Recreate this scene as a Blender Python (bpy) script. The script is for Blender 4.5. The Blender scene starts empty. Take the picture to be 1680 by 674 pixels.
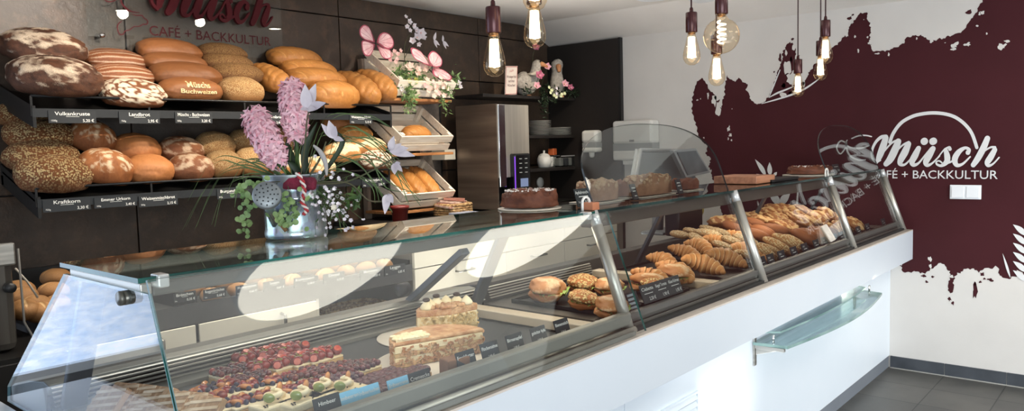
import bpy, bmesh, math, random
import numpy as np
from mathutils import Vector, Matrix, noise, geometry
random.seed(7)
PI = math.pi
SC = bpy.context.scene
COL = SC.collection
# ---------------------------------------------------------------- camera
FPX, YAW, PITCH, ROLL, CAMH = 1266.5, 0.70891, -0.077926, -0.027015, 1.4
_F0 = Vector((math.cos(YAW), math.sin(YAW), 0)); _R0 = Vector((math.sin(YAW), -math.cos(YAW), 0)); _U0 = Vector((0, 0, 1))
CF = _F0*math.cos(PITCH) + _U0*math.sin(PITCH); _U1 = _U0*math.cos(PITCH) - _F0*math.sin(PITCH)
CR = _R0*math.cos(ROLL) + _U1*math.sin(ROLL); CU = _U1*math.cos(ROLL) - _R0*math.sin(ROLL)
CPOS = Vector((0, 0, CAMH))
def ray(u, v): return CF + CR*((u-840)/FPX) - CU*((v-337)/FPX)
def on(u, v, ax, val):
    d = ray(u, v); return CPOS + d*((val-CPOS[ax])/d[ax])
def onx(u, v, x): return on(u, v, 0, x)
def ony(u, v, y): return on(u, v, 1, y)
def onz(u, v, z): return on(u, v, 2, z)
def atd(u, v, d): return CPOS + ray(u, v)*d
def depth(p): return (Vector(p)-CPOS).dot(CF)
cam_d = bpy.data.cameras.new('camera'); cam = bpy.data.objects.new('camera', cam_d); COL.objects.link(cam)
cam.matrix_world = Matrix.Translation(CPOS) @ Matrix((CR, CU, -CF)).transposed().to_4x4()
cam_d.sensor_width = 36; cam_d.lens = FPX*36/1680; cam_d.clip_start = .02; cam_d.clip_end = 60
SC.camera = cam
XE, YB, ZC = 4.947, 3.807, 2.314
# ---------------------------------------------------------------- mesh builder
def rotz(a): return Matrix.Rotation(a, 3, 'Z')
def rotx(a): return Matrix.Rotation(a, 3, 'X')
def roty(a): return Matrix.Rotation(a, 3, 'Y')
class MB:
    def __init__(s): s.v = []; s.f = []; s.m = []; s.sm = []; s.col = None
    def add(s, vs, fs, mi=0, smooth=False):
        b = len(s.v); s.v += [tuple(p) for p in vs]
        for f in fs: s.f.append(tuple(i+b for i in f)); s.m.append(mi); s.sm.append(smooth)
        return s
    def box(s, c, d, R=None, mi=0):
        x, y, z = d[0]/2, d[1]/2, d[2]/2; c = Vector(c)
        vs = [Vector((a*x, b*y, e*z)) for a in (-1, 1) for b in (-1, 1) for e in (-1, 1)]
        if R is not None: vs = [R @ p for p in vs]
        return s.add([p+c for p in vs], [(0,1,3,2),(4,6,7,5),(0,4,5,1),(2,3,7,6),(0,2,6,4),(1,5,7,3)], mi)
    def bx(s, x0, x1, y0, y1, z0, z1, mi=0): return s.box(((x0+x1)/2,(y0+y1)/2,(z0+z1)/2), (x1-x0,y1-y0,z1-z0), None, mi)
    def tube(s, pts, r, n=8, mi=0, cap=True, flat=None):
        pts = [Vector(p) for p in pts]; k = len(pts)
        rs = r if isinstance(r, (list, tuple)) else [r]*k
        vs = []; up = None
        for i, p in enumerate(pts):
            t = (pts[min(i+1, k-1)] - pts[max(i-1, 0)])
            if t.length < 1e-9: t = Vector((0,0,1))
            t.normalize()
            if up is None:
                up = Vector((0,0,1)) if abs(t.z) < .9 else Vector((1,0,0))
            a = t.cross(up)
            if a.length < 1e-6: a = t.orthogonal()
            a.normalize(); b = a.cross(t); b.normalize(); up = b
            for j in range(n):
                th = 2*PI*j/n; vs.append(p + (a*math.cos(th) + b*math.sin(th)*(flat or 1))*rs[i])
        fs = [(i*n+j, i*n+(j+1)%n, (i+1)*n+(j+1)%n, (i+1)*n+j) for i in range(k-1) for j in range(n)]
        if cap: fs += [tuple(range(n))[::-1], tuple((k-1)*n+j for j in range(n))]
        return s.add(vs, fs, mi, True)
    def lathe(s, prof, c=(0,0,0), n=32, R=None, mi=0, cap=True):
        c = Vector(c); vs = []; k = len(prof)
        for r, z in prof:
            for j in range(n):
                p = Vector((r*math.cos(2*PI*j/n), r*math.sin(2*PI*j/n), z))
                vs.append((R @ p if R is not None else p) + c)
        fs = [(i*n+j, i*n+(j+1)%n, (i+1)*n+(j+1)%n, (i+1)*n+j) for i in range(k-1) for j in range(n)]
        if cap: fs += [tuple(range(n))[::-1], tuple((k-1)*n+j for j in range(n))]
        return s.add(vs, fs, mi, True)
    def prism(s, poly, o, xd, yd, h, mi=0, mside=None):
        """poly in (a,b); o + a*xd + b*yd, extruded by vector h."""
        o, xd, yd, h = Vector(o), Vector(xd), Vector(yd), Vector(h); n = len(poly)
        lo = [o + xd*a + yd*b for a, b in poly]; hi = [p+h for p in lo]
        s.add(lo+hi, [tuple(range(n))[::-1], tuple(range(n, 2*n))], mi)
        b = len(s.v)-2*n
        for i in range(n):
            s.f.append((b+i, b+(i+1)%n, b+n+(i+1)%n, b+n+i)); s.m.append(mi if mside is None else mside); s.sm.append(False)
        return s
    def ball(s, c, r, seg=12, rings=8, mi=0, R=None):
        c = Vector(c); r = (r, r, r) if not isinstance(r, (tuple, list)) else r; vs = []
        for i in range(rings+1):
            ph = PI*i/rings
            for j in range(seg):
                th = 2*PI*j/seg
                p = Vector((r[0]*math.sin(ph)*math.cos(th), r[1]*math.sin(ph)*math.sin(th), r[2]*math.cos(ph)))
                vs.append((R @ p if R is not None else p)+c)
        fs = [(i*seg+j, (i+1)*seg+j, (i+1)*seg+(j+1)%seg, i*seg+(j+1)%seg) for i in range(rings) for j in range(seg)]
        return s.add(vs, fs, mi, True)
    def quad(s, a, b, c, d, mi=0): return s.add([a, b, c, d], [(0,1,2,3)], mi)
    def build(s, name, mat, parent=None, bev=0, col=None, loc=None, keep=False):
        me = bpy.data.meshes.new(name)
        off = Vector((0,0,0))
        q = parent
        while q is not None and not keep: off = off + q.location; q = q.parent
        if loc is not None: off = Vector(loc)
        me.from_pydata([tuple(Vector(p)-off) for p in s.v], [], s.f); 
        for m in (mat if isinstance(mat, (list, tuple)) else [mat]): me.materials.append(m)
        me.polygons.foreach_set('material_index', s.m); me.polygons.foreach_set('use_smooth', s.sm)
        if col is not None:
            at = me.color_attributes.new('Col', 'FLOAT_COLOR', 'POINT')
            at.data.foreach_set('color', [c for q in col for c in (q[0], q[1], q[2], 1.0)])
        bm = bmesh.new(); bm.from_mesh(me); bmesh.ops.remove_doubles(bm, verts=bm.verts, dist=1e-7) if col is None and len(s.v) < 20000 else None
        bmesh.ops.recalc_face_normals(bm, faces=bm.faces); bm.to_mesh(me); bm.free(); me.update()
        o = bpy.data.objects.new(name, me); COL.objects.link(o)
        if parent is not None: o.parent = parent
        elif loc is not None: o.location = off
        if bev:
            b = o.modifiers.new('bevel', 'BEVEL'); b.width = bev; b.segments = 2; b.limit_method = 'ANGLE'; b.angle_limit = .7
        return o
def tag(o, label=None, cat=None, group=None, kind=None):
    if label: o['label'] = label
    if cat: o['category'] = cat
    if group: o['group'] = group
    if kind: o['kind'] = kind
    return o
def thing(name, loc, label, cat, group=None, rz=0):
    o = bpy.data.objects.new(name, None); COL.objects.link(o); o.location = loc; o.rotation_euler = (0,0,rz); o.empty_display_size = .05
    return tag(o, label, cat, group)
def struct(name, mb, mat, **k): return tag(mb.build(name, mat, **k), kind='structure')
def dup(o, label=None, group=None, parent=None):
    c = o.copy(); COL.objects.link(c)
    c.parent = parent
    for ch in list(o.children): dup(ch, parent=c)
    if label: c['label'] = label
    if group: c['group'] = group
    return c
ORD = ['first','second','third','fourth','fifth','sixth','seventh','eighth','ninth','tenth','eleventh','twelfth','thirteenth','fourteenth','fifteenth','sixteenth','seventeenth','eighteenth','nineteenth','twentieth']
# ---------------------------------------------------------------- materials
def srgb(*c):
    f = lambda x: x/12.92 if x <= .04045 else ((x+.055)/1.055)**2.4
    return tuple(f(x/255.0) for x in c) + (1.0,)
def nt(name):
    m = bpy.data.materials.new(name); m.use_nodes = True; t = m.node_tree; t.nodes.clear()
    out = t.nodes.new('ShaderNodeOutputMaterial'); return m, t, out
def N(t, k, **kw):
    n = t.nodes.new('ShaderNode'+k)
    for a, b in kw.items():
        if a in n.inputs: n.inputs[a].default_value = b
        else: setattr(n, a, b)
    return n
def mixc(t, fac, a, b, mode='MIX'):
    n = t.nodes.new('ShaderNodeMix'); n.data_type = 'RGBA'; n.blend_type = mode
    for i, x in ((0, fac), (6, a), (7, b)):
        if hasattr(x, 'is_output'): t.links.new(x, n.inputs[i])
        else: n.inputs[i].default_value = x
    return n.outputs[2]
def ramp(t, src, lo, hi):
    n = N(t, 'MapRange'); t.links.new(src, n.inputs[0]); n.inputs[1].default_value = lo; n.inputs[2].default_value = hi; return n.outputs[0]
MATS = {}
def mat(name, c, rough=.5, metal=0, c2=None, scale=8, detail=4, bump=0, bscale=None, stretch=None, coat=0, lo=.35, hi=.65, emis=None, spec=.5, sss=0, coord='Object'):
    if name in MATS: return MATS[name]
    m, t, out = nt(name); b = N(t, 'BsdfPrincipled'); t.links.new(b.outputs[0], out.inputs[0])
    b.inputs['Base Color'].default_value = c; b.inputs['Roughness'].default_value = rough; b.inputs['Metallic'].default_value = metal
    b.inputs['Specular IOR Level'].default_value = spec
    if coat: b.inputs['Coat Weight'].default_value = coat; b.inputs['Coat Roughness'].default_value = .08
    if sss: b.inputs['Subsurface Weight'].default_value = sss; b.inputs['Subsurface Radius'].default_value = (.01,.006,.004)
    tc = N(t, 'TexCoord'); mp = N(t, 'Mapping'); t.links.new(tc.outputs[coord], mp.inputs[0])
    if stretch: mp.inputs['Scale'].default_value = stretch
    n = N(t, 'TexNoise', Scale=scale, Detail=detail); t.links.new(mp.outputs[0], n.inputs[0])
    if c2 is None: c2 = tuple(min(1, x*.86) for x in c[:3])+(1,)
    t.links.new(mixc(t, ramp(t, n.outputs[0], lo, hi), c, c2), b.inputs['Base Color'])
    if bump:
        n2 = N(t, 'TexNoise', Scale=bscale or scale*4, Detail=5); t.links.new(mp.outputs[0], n2.inputs[0])
        bp = N(t, 'Bump', Strength=bump, Distance=.01); t.links.new(n2.outputs[0], bp.inputs['Height']); t.links.new(bp.outputs[0], b.inputs['Normal'])
    if emis: b.inputs['Emission Color'].default_value = emis[0]; b.inputs['Emission Strength'].default_value = emis[1]
    MATS[name] = m; return m
def emit(name, c, s):
    m, t, out = nt(name); e = N(t, 'Emission'); e.inputs[0].default_value = c; e.inputs[1].default_value = s
    t.links.new(e.outputs[0], out.inputs[0]); return m
def pane_mat(name, tint, f0=.035, rough=0.0, gain=1.0, gtint=(1,1,1,1)):
    """thin glass: tinted straight-through light plus a Schlick mirror reflection"""
    m, t, out = nt(name); tr = N(t, 'BsdfTransparent'); tr.inputs[0].default_value = tint
    g = N(t, 'BsdfGlossy'); g.inputs['Roughness'].default_value = rough; g.inputs[0].default_value = gtint
    lw = N(t, 'LayerWeight', Blend=.5)
    pw = N(t, 'Math', operation='POWER'); t.links.new(lw.outputs['Facing'], pw.inputs[0]); pw.inputs[1].default_value = 5
    ma = N(t, 'Math', operation='MULTIPLY_ADD'); t.links.new(pw.outputs[0], ma.inputs[0]); ma.inputs[1].default_value = (1-f0)*gain; ma.inputs[2].default_value = f0*gain
    mx = N(t, 'MixShader'); t.links.new(ma.outputs[0], mx.inputs[0]); t.links.new(tr.outputs[0], mx.inputs[1]); t.links.new(g.outputs[0], mx.inputs[2])
    t.links.new(mx.outputs[0], out.inputs[0]); return m
GLASS = pane_mat('clear_glass', (.96,.975,.965,1), .04)
GLASS_DARK = pane_mat('tinted_glass', (.80,.83,.81,1), .045)
GEDGE = mat('glass_edge_green', srgb(14,58,50), .12, c2=srgb(34,104,94), scale=5)
GEDGE_D = mat('glass_edge_dark', srgb(20,38,36), .15, c2=srgb(50,70,66), scale=6)
STEEL = mat('brushed_steel', srgb(190,188,182), .32, .9, c2=srgb(165,163,158), scale=14, stretch=(.3,.3,8))
ALU = mat('satin_aluminium', srgb(196,194,186), .38, .75, c2=srgb(180,178,170), scale=3)
ALU_G = mat('grey_anodised_profile', srgb(138,138,131), .42, .45, c2=srgb(128,128,121), scale=4)
CHROME = mat('chrome', srgb(220,220,220), .12, 1.0, scale=3)
BLACK = mat('black_plastic', srgb(20,20,21), .45, c2=srgb(28,28,29), scale=6)
BLACKM = mat('black_metal', srgb(24,23,23), .38, .3, c2=srgb(32,31,30), scale=6)
DARKG = mat('dark_grey_tray', srgb(32,38,42), .5, c2=srgb(42,48,52), scale=4)
PROF = mat('shaded_profile', srgb(104,102,96), .5, .1, c2=srgb(96,94,88), scale=4)
CARD = mat('card_black', srgb(30,34,38), .55, c2=srgb(36,40,44), scale=9)
CARDTXT = mat('card_white_lettering', srgb(235,235,230), .6, scale=3)
WHITE = mat('white_lacquer', srgb(240,243,246), .35, c2=srgb(236,240,244), scale=2)
CREAMW = mat('cream_cabinet_front', srgb(228,222,206), .45, c2=srgb(222,216,200), scale=2)
MAROON = mat('maroon_lacquer', srgb(84,26,32), .6, c2=srgb(72,22,28), scale=4, spec=.15)
GREEN = mat('leaf_green', srgb(74,100,44), .55, c2=srgb(40,64,28), scale=30)
GREEN_L = mat('pale_leaf_green', srgb(140,165,105), .55, c2=srgb(100,130,80), scale=30)
GREEN_D = mat('dark_leaf_green', srgb(38,56,30), .55, c2=srgb(24,38,20), scale=30)
STEM = mat('brown_stem', srgb(80,70,50), .7, c2=srgb(60,70,40), scale=30)
WOODW = mat('whitewashed_wood', srgb(240,230,214), .65, c2=srgb(226,212,192), scale=9, stretch=(1,8,8), bump=.15)
WOODO = mat('orange_wood', srgb(186,128,78), .55, c2=srgb(150,98,56), scale=8, stretch=(1,9,9), bump=.1)
# ---------------------------------------------------------------- lettering
_TXT = {}
def text_geo(txt, bold=0):
    key = (txt, bold)
    if key in _TXT: return _TXT[key]
    cu = bpy.data.curves.new('t', 'FONT'); cu.body = txt; cu.size = 1; cu.resolution_u = 3; cu.offset = bold
    o = bpy.data.objects.new('t', cu); COL.objects.link(o); bpy.context.view_layer.update()
    me = bpy.data.meshes.new_from_object(o.evaluated_get(bpy.context.evaluated_depsgraph_get()))
    vs = [tuple(v.co) for v in me.vertices]; fs = [tuple(p.vertices) for p in me.polygons]
    bpy.data.objects.remove(o); bpy.data.curves.remove(cu); bpy.data.meshes.remove(me)
    x0 = min(v[0] for v in vs); x1 = max(v[0] for v in vs)
    _TXT[key] = (vs, fs, x0, x1); return _TXT[key]
def put_text(mb, txt, o, xd, yd, size=None, width=None, align='L', mi=0, bold=0, ysc=1):
    vs, fs, x0, x1 = text_geo(txt, bold)
    if width is not None: k = width/(x1-x0); size = size if size is not None else k
    else: k = size
    o, xd, yd = Vector(o), Vector(xd).normalized(), Vector(yd).normalized()
    a0 = {'L': x0, 'C': (x0+x1)/2, 'R': x1}[align]
    mb.add([o + xd*((v[0]-a0)*k) + yd*(v[1]*size*ysc) for v in vs], fs, mi)
def smooth_path(pts, n=10):
    """Catmull-Rom through tuples of any length"""
    out = []; P = [pts[0]] + list(pts) + [pts[-1]]
    for i in range(1, len(P)-2):
        a, b, c, d = P[i-1], P[i], P[i+1], P[i+2]
        for k in range(n):
            t = k/n
            out.append(tuple(.5*((2*b[j]) + (c[j]-a[j])*t + (2*a[j]-5*b[j]+4*c[j]-d[j])*t*t + (3*b[j]-a[j]-3*c[j]+d[j])*t**3) for j in range(len(b))))
    out.append(tuple(pts[-1])); return out
def ribbon(mb, pts, f, mi=0, n=8, thick=None):
    """2-D stroke (x, y, width) -> strip of quads with round ends; f maps (x,y) to 3-D; thick = extrusion vector"""
    P = smooth_path(pts, n); L = []; Rr = []
    for i, p in enumerate(P):
        q, r = P[max(i-1,0)], P[min(i+1,len(P)-1)]
        dx, dy = r[0]-q[0], r[1]-q[1]; l = math.hypot(dx, dy) or 1
        nx, ny = -dy/l, dx/l; w = p[2]/2
        L.append((p[0]+nx*w, p[1]+ny*w)); Rr.append((p[0]-nx*w, p[1]-ny*w))
    def endcap(p, q, w):
        a = math.atan2(p[1]-q[1], p[0]-q[0]); return [(p[0]+w/2*math.cos(a+s), p[1]+w/2*math.sin(a+s)) for s in (PI*.375, PI*.25, PI*.125, 0, -PI*.125, -PI*.25, -PI*.375)]
    e1 = endcap(P[-1], P[-2], P[-1][2]); e0 = endcap(P[0], P[1], P[0][2])
    k = len(P)
    V2 = L + Rr + e1 + e0
    F = [(i, i+1, k+i+1, k+i) for i in range(k-1)]
    b = 2*k; F.append((k-1,)+tuple(b+j for j in range(7))+(2*k-1,)); b += 7; F.append((k,)+tuple(b+j for j in range(7))+(0,))
    V = [Vector(f(x, y)) for x, y in V2]
    if thick is None: mb.add(V, F, mi)
    else:
        h = Vector(thick); m = len(V)
        F2 = [tuple(i+m for i in q) for q in F]
        out = list(range(k)) + [2*k+j for j in range(7)] + list(range(2*k-1, k-1, -1)) + [2*k+7+j for j in range(7)]
        S = [(out[i], out[(i+1)%len(out)], m+out[(i+1)%len(out)], m+out[i]) for i in range(len(out))]
        mb.add(V+[p+h for p in V], F+F2+S, mi)
# the hand-lettered shop name, strokes in a 340 x 170 frame (x right, y down), width
def _s(*p): return [(p[i]/3.965, p[i+1]/3.965, p[i+2]/3.965) for i in range(0, len(p), 3)]
LOGO = [
 _s(415,368,10, 385,378,16, 362,350,16, 362,300,16, 385,250,18, 420,218,22, 452,214,26),
 _s(450,222,36, 432,280,44, 408,345,38, 390,385,14), _s(390,383,8, 440,310,10, 490,255,12, 530,238,18),
 _s(532,245,38, 510,300,48, 480,360,46, 452,392,34), _s(455,385,8, 510,320,10, 560,270,12, 600,250,16),
 _s(598,262,36, 575,315,46, 548,365,40, 545,392,28, 575,395,14, 620,350,10, 650,300,12),
 _s(664,290,32, 642,335,42, 622,375,38, 632,398,26, 665,385,14, 710,330,10, 745,290,14),
 _s(758,292,34, 734,335,42, 712,378,38, 722,400,24, 755,385,12, 800,340,10),
 _s(700,246,46, 703,244,46), _s(756,246,46, 762,243,46),
 _s(790,350,8, 830,300,10, 862,284,16, 868,295,24), _s(840,300,26, 850,340,38, 848,375,36, 815,402,20, 785,395,14, 780,378,10, 800,372,10, 820,388,10),
 _s(850,385,16, 880,375,12, 905,350,10), _s(985,318,30, 992,298,22, 965,288,20, 925,315,34, 900,360,38, 912,398,28, 950,392,16, 1000,345,10),
 _s(1112,226,36, 1085,290,42, 1050,355,40, 1020,398,32), _s(1030,385,8, 1080,320,10, 1130,285,12, 1160,285,20),
 _s(1160,300,32, 1135,345,40, 1112,382,36, 1120,402,22, 1150,390,12, 1188,350,10)]
ARC = [_s(476,250,22, 500,190,22, 550,125,22, 620,84,22, 690,66,22, 765,60,22, 840,68,22, 905,90,22, 965,135,22, 1010,195,22, 1042,285,22)]
# ================================================================ room shell
def tile_floor():
    m, t, out = nt('floor_tiles'); b = N(t, 'BsdfPrincipled', Roughness=.42); t.links.new(b.outputs[0], out.inputs[0])
    tc = N(t, 'TexCoord'); mp = N(t, 'Mapping'); t.links.new(tc.outputs['Object'], mp.inputs[0]); mp.inputs['Location'].default_value = (-4.947, -.97, 0)
    br = N(t, 'TexBrick', offset=0.0, squash=1.0); t.links.new(mp.outputs[0], br.inputs[0])
    br.inputs['Scale'].default_value = 1; br.inputs['Brick Width'].default_value = .306; br.inputs['Row Height'].default_value = .306
    br.inputs['Mortar Size'].default_value = .003; br.inputs['Mortar Smooth'].default_value = .1
    br.inputs['Color1'].default_value = srgb(92,91,88); br.inputs['Color2'].default_value = srgb(82,82,80); br.inputs['Mortar'].default_value = srgb(36,36,35)
    n = N(t, 'TexNoise', Scale=5, Detail=6); t.links.new(tc.outputs['Object'], n.inputs[0])
    t.links.new(mixc(t, .5, br.outputs[0], mixc(t, ramp(t, n.outputs[0], .3, .7), srgb(110,110,108), srgb(190,186,178)), 'OVERLAY'), b.inputs['Base Color'])
    return m
def slate_wall():
    m, t, out = nt('slate_panels'); b = N(t, 'BsdfPrincipled', Roughness=.40); t.links.new(b.outputs[0], out.inputs[0])
    tc = N(t, 'TexCoord'); sp = N(t, 'SeparateXYZ'); t.links.new(tc.outputs['Object'], sp.inputs[0])
    n = N(t, 'TexNoise', Scale=1.6, Detail=8, Roughness=.65); t.links.new(tc.outputs['Object'], n.inputs[0])
    n2 = N(t, 'TexNoise', Scale=9, Detail=8, Roughness=.7); t.links.new(tc.outputs['Object'], n2.inputs[0])
    c = mixc(t, ramp(t, n.outputs[0], .35, .68), srgb(52,41,33), srgb(76,60,48))
    c = mixc(t, ramp(t, n2.outputs[0], .5, .75), c, srgb(92,72,56))
    c = mixc(t, ramp(t, n2.outputs[0], .3, .2), c, srgb(38,34,32))
    t.links.new(c, b.inputs['Base Color'])
    bp = N(t, 'Bump', Strength=.5, Distance=.01); t.links.new(n2.outputs[0], bp.inputs['Height']); t.links.new(bp.outputs[0], b.inputs['Normal'])
    return m
SLATE = slate_wall()
WALLW = mat('white_plaster', srgb(216,212,207), .85, c2=srgb(210,206,201), scale=3, bump=.05, bscale=120)
CEILM = mat('ceiling_plaster', srgb(232,226,219), .9, c2=srgb(224,218,211), scale=2, bump=.12, bscale=90)
DARKW = mat('dark_wood_panel', srgb(40,34,31), .5, c2=srgb(30,26,24), scale=3, stretch=(1,1,.2))
TILE = mat('grey_base_tile', srgb(72,76,82), .45, c2=srgb(56,60,66), scale=7)
GROUT = mat('pale_grout', srgb(170,168,162), .8)
XL, YF = -2.6, -2.2
struct('floor', MB().bx(XL, XE+.1, YF, YB+.1, -.06, 0), tile_floor())
struct('ceiling', MB().bx(XL, XE+.1, YF, YB+.1, ZC, ZC+.06), CEILM)
# back wall: separate slate panels with narrow dark gaps (joints read off the photo)
w = MB()
px_ = ony(557, 60, YB).x
xv = [px_-2.5, px_-1.25, px_, px_+1.22, px_+2.5]
zs = [0, .62, 1.24, 1.86, ony(680, 44, YB).z, ZC]
g = .0035
for i in range(len(zs)-1):
    ed = [1.0]+[x for x in xv if 1.0 < x < XE]+[XE]
    for a, b_ in zip(ed[:-1], ed[1:]):
        w.bx(a+g, b_-g, YB, YB+.04, zs[i]+g, zs[i+1]-g)
w.bx(.6, XE, YB+.03, YB+.06, 0, ZC, 1)
wb = struct('wall_back', w, [SLATE, BLACK], bev=.002)
struct('wall_back_left', MB().bx(XL, .6, YB, YB+.06, 0, .42).bx(XL, .6, YB, YB+.06, 2.2, ZC).bx(.45, 1.0, YB, YB+.06, 0, ZC), SLATE)
# bright shop window at the far left of the back wall, out of frame but mirrored in the case's end glass
wm, t, out = nt('window_daylight'); e = N(t, 'Emission'); tc = N(t, 'TexCoord'); n = N(t, 'TexNoise', Scale=14, Detail=8, Roughness=.7); mp = N(t, 'Mapping'); mp.inputs['Scale'].default_value = (1,1,2.2)
t.links.new(tc.outputs['Object'], mp.inputs[0]); t.links.new(mp.outputs[0], n.inputs[0])
t.links.new(mixc(t, ramp(t, n.outputs[0], .3, .7), srgb(160,192,232), srgb(232,238,250)), e.inputs[0]); e.inputs[1].default_value = 3.4; t.links.new(e.outputs[0], out.inputs[0])
w1 = struct('window_1', MB().bx(XL, .42, YB+.02, YB+.03, .46, 2.18), wm)
fr = MB()
for x in (XL, -1.1, .40): fr.bx(x, x+.05, YB-.02, YB+.03, .42, 2.2)
fr.bx(XL, .45, YB-.02, YB+.03, .42, .46); fr.bx(XL, .45, YB-.02, YB+.03, 2.17, 2.21)
fr.build('window_frame', WHITE, w1)
struct('wall_right', MB().bx(XE, XE+.1, YF, YB+.1, 0, ZC), WALLW)
# beam along the end wall
struct('trim_1', MB().prism([(XE-.32,ZC),(XE,2.172),(XE,ZC)], (0,YF,0), (1,0,0), (0,0,1), (0,YB-YF,0)), CEILM)
struct('wall_cladding', MB().bx(XE-.03, XE-.002, onx(1018,64,XE).y, YB, .0, 2.168), DARKW)
struct('trim_2', MB().bx(XE-.036, XE-.001, onx(1018,64,XE).y-.018, onx(1018,64,XE).y, 0, 2.17), BLACK)
bbm = MB(); y = 1.262
ys = [1.262, onx(1550,596,XE).y, onx(1652,613,XE).y]; ys += [ys[-1]-.306*k for k in range(1, 11)]
for a, b_ in zip(ys[:-1], ys[1:]): bbm.bx(XE-.009, XE, b_+.0015, a-.0015, .004, .072)
bbm.bx(XE-.006, XE, ys[-1], ys[0], 0, .07, 1)
bbm.bx(XE-.014, XE, ys[-1], ys[0], 0, .0045, 1)
struct('baseboard_right', bbm, [TILE, GROUT])
# ================================================================ mural
def mural_geo():
    top = [(1178,330),(1172,300),(1163,272),(1166,262),(1158,252),(1160,240),(1150,228),(1146,222),(1140,200),(1135,185),(1135,170),(1138,148),(1144,134),(1151,129),(1158,134),(1164,148),(1172,152),(1178,145),(1180,172),(1184,178),(1188,155),(1192,125),(1198,129),(1206,134),(1212,127),(1217,133),(1227,138),(1225,146),(1230,156),(1233,165),(1242,171),(1256,167),(1266,148),(1275,122),(1282,102),(1285,84),(1290,74),(1296,69),(1302,71),(1305,80),(1306,100),(1304,112),(1300,120),(1294,132),(1300,140),(1312,140),(1322,130),(1328,120),(1337,106),(1345,99),(1354,93),(1365,79),(1376,71),(1389,54),(1394,42),(1403,32),(1412,22),(1421,21),(1428,40),(1427,54),(1430,84),(1447,84),(1469,78),(1483,71),(1487,60),(1510,58),(1527,67),(1545,64),(1567,56),(1581,49),(1598,27),(1607,9),(1612,0),(1640,-14),(1680,-30),(1760,-60)]
    bot = [(1760,470),(1700,455),(1672,446),(1656,458),(1640,452),(1634,438),(1616,441),(1607,446),(1598,440),(1585,441),(1576,445),(1567,454),(1565,467),(1563,481),(1558,481),(1556,463),(1558,445),(1549,434),(1540,432),(1529,441),(1518,447),(1500,445),(1485,447),(1476,436),(1440,420),(1380,420),(1300,425),(1230,410),(1190,370)]
    P = [(onx(u, v, XE).y, onx(u, v, XE).z) for u, v in top]
    Q = [(onx(u, v, XE).y, onx(u, v, XE).z) for u, v in bot]
    P[-1] = (.3, ZC-.01); P = [(y, min(z, 2.168)) for y, z in P]
    ext_t = [(.2, 2.168), (-1.2, 2.168), (-1.9, 1.7)]; ext_b = [(-1.7, .6), (-.8, .45), (.2, .5)]
    return P+ext_t+ext_b+Q
def jag(poly, amp, step=.012):
    out = []; n = len(poly)
    for i in range(n):
        a, b = Vector(poly[i]), Vector(poly[(i+1)%n]); L = (b-a).length; k = max(1, int(L/step)); d = (b-a); nn = Vector((-d.y, d.x)); nn = nn/(nn.length or 1)
        for j in range(k):
            p = a + d*(j/k); f = noise.noise(Vector((p.x*38, p.y*38, 3)))*.6 + noise.noise(Vector((p.x*95, p.y*95, 7)))*.55 + noise.noise(Vector((p.x*230, p.y*230, 7)))*.35
            out.append(p + nn*(f*amp))
    return out
mur = thing('wall_mural', (XE, .9, 1.2), 'maroon paint-splash mural with white lettering on the end wall', 'mural')
poly = jag(mural_geo(), .018, .008)
n_ = len(poly)
vv, ee, ff, *_ = geometry.delaunay_2d_cdt([Vector(p) for p in poly], [(i, (i+1)%n_) for i in range(n_)], [list(range(n_))], 1, 1e-5)
M = MB(); M.add([(XE-.0012, p.x, p.y) for p in vv], [tuple(f) for f in ff])
rs = random.Random(5)
def blob(mb, y, z, r, x, mi, k=12, st=1.0):
    pts = []
    sd = rs.random()*50
    for i in range(k):
        a = 2*PI*i/k; rr = r*(.65+.7*noise.noise(Vector((math.cos(a)*1.3+sd, math.sin(a)*1.3, sd)))+.25*rs.random())
        pts.append((x, y+rr*math.cos(a), z+rr*math.sin(a)*st))
    mb.add(pts, [tuple(range(k))], mi)
for u, v, r, st in ((1558,490,.007,1.6),(1563,497,.006,1.8),(1599,478,.012,3),(1600,466,.006,1.6),(1612,449,.012,.8),(1615,457,.006,1),(1625,459,.012,.7),(1530,454,.01,.6),(1515,452,.012,.7),(1520,462,.007,.8),(1608,462,.006,1.2),(1280,96,.012,2),(1300,64,.008,1),(1290,118,.01,1.6),(1298,98,.008,2),(1310,92,.006,1.5),(1270,118,.006,1),(1394,30,.012,.7),(1399,24,.008,.7),(1590,20,.012,1),(1285,140,.012,1.4),(1296,152,.01,1),(1155,280,.006,1),(1148,262,.006,2)):
    p = onx(u, v, XE); blob(M, p.y, p.z, r*1.3, XE-.0012, 0, 12, st)
for k in range(60):      # white flecks near the ragged edge
    i = rs.randrange(len(poly)); p = poly[i]; c = Vector((.9, 1.25)); d = (c-p).normalized()
    q = p + d*(.015+.10*rs.random()**2) + Vector((rs.uniform(-.03,.03), rs.uniform(-.02,.02)))
    if -1.5 < q.x < 2.6: blob(M, q.x, q.y, rs.choice((.004,.006,.009,.013)), XE-.0022, 1, 10, rs.uniform(.7,2.4))
for u, v, r, st in ((1178,180,.026,1.6),(1172,165,.02,1.8),(1176,156,.03,1.2),(1182,168,.012,2),(1196,211,.012,1.5),(1198,221,.012,1.2),(1195,228,.006,1.4),(1200,230,.005,1.5),(1162,156,.008,3),(1292,112,.022,2),(1298,128,.03,1.4),(1290,88,.008,2.5),(1588,73,.016,.7),(1528,68,.012,.7),(1566,74,.02,.8),(1564,81,.012,.8),(1619,55,.006,1),(1645,76,.022,.9),(1652,68,.012,.7),(1428,70,.012,1.5),(1440,88,.012,.5),(1148,242,.008,1.4),(1155,226,.006,1),(1408,84,.006,2),(1403,60,.006,1.5),(1285,155,.022,.7),(1305,150,.02,.4)):
    p = onx(u, v, XE); blob(M, p.y, p.z, r*1.15, XE-.0022, 1, 14, st)
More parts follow.
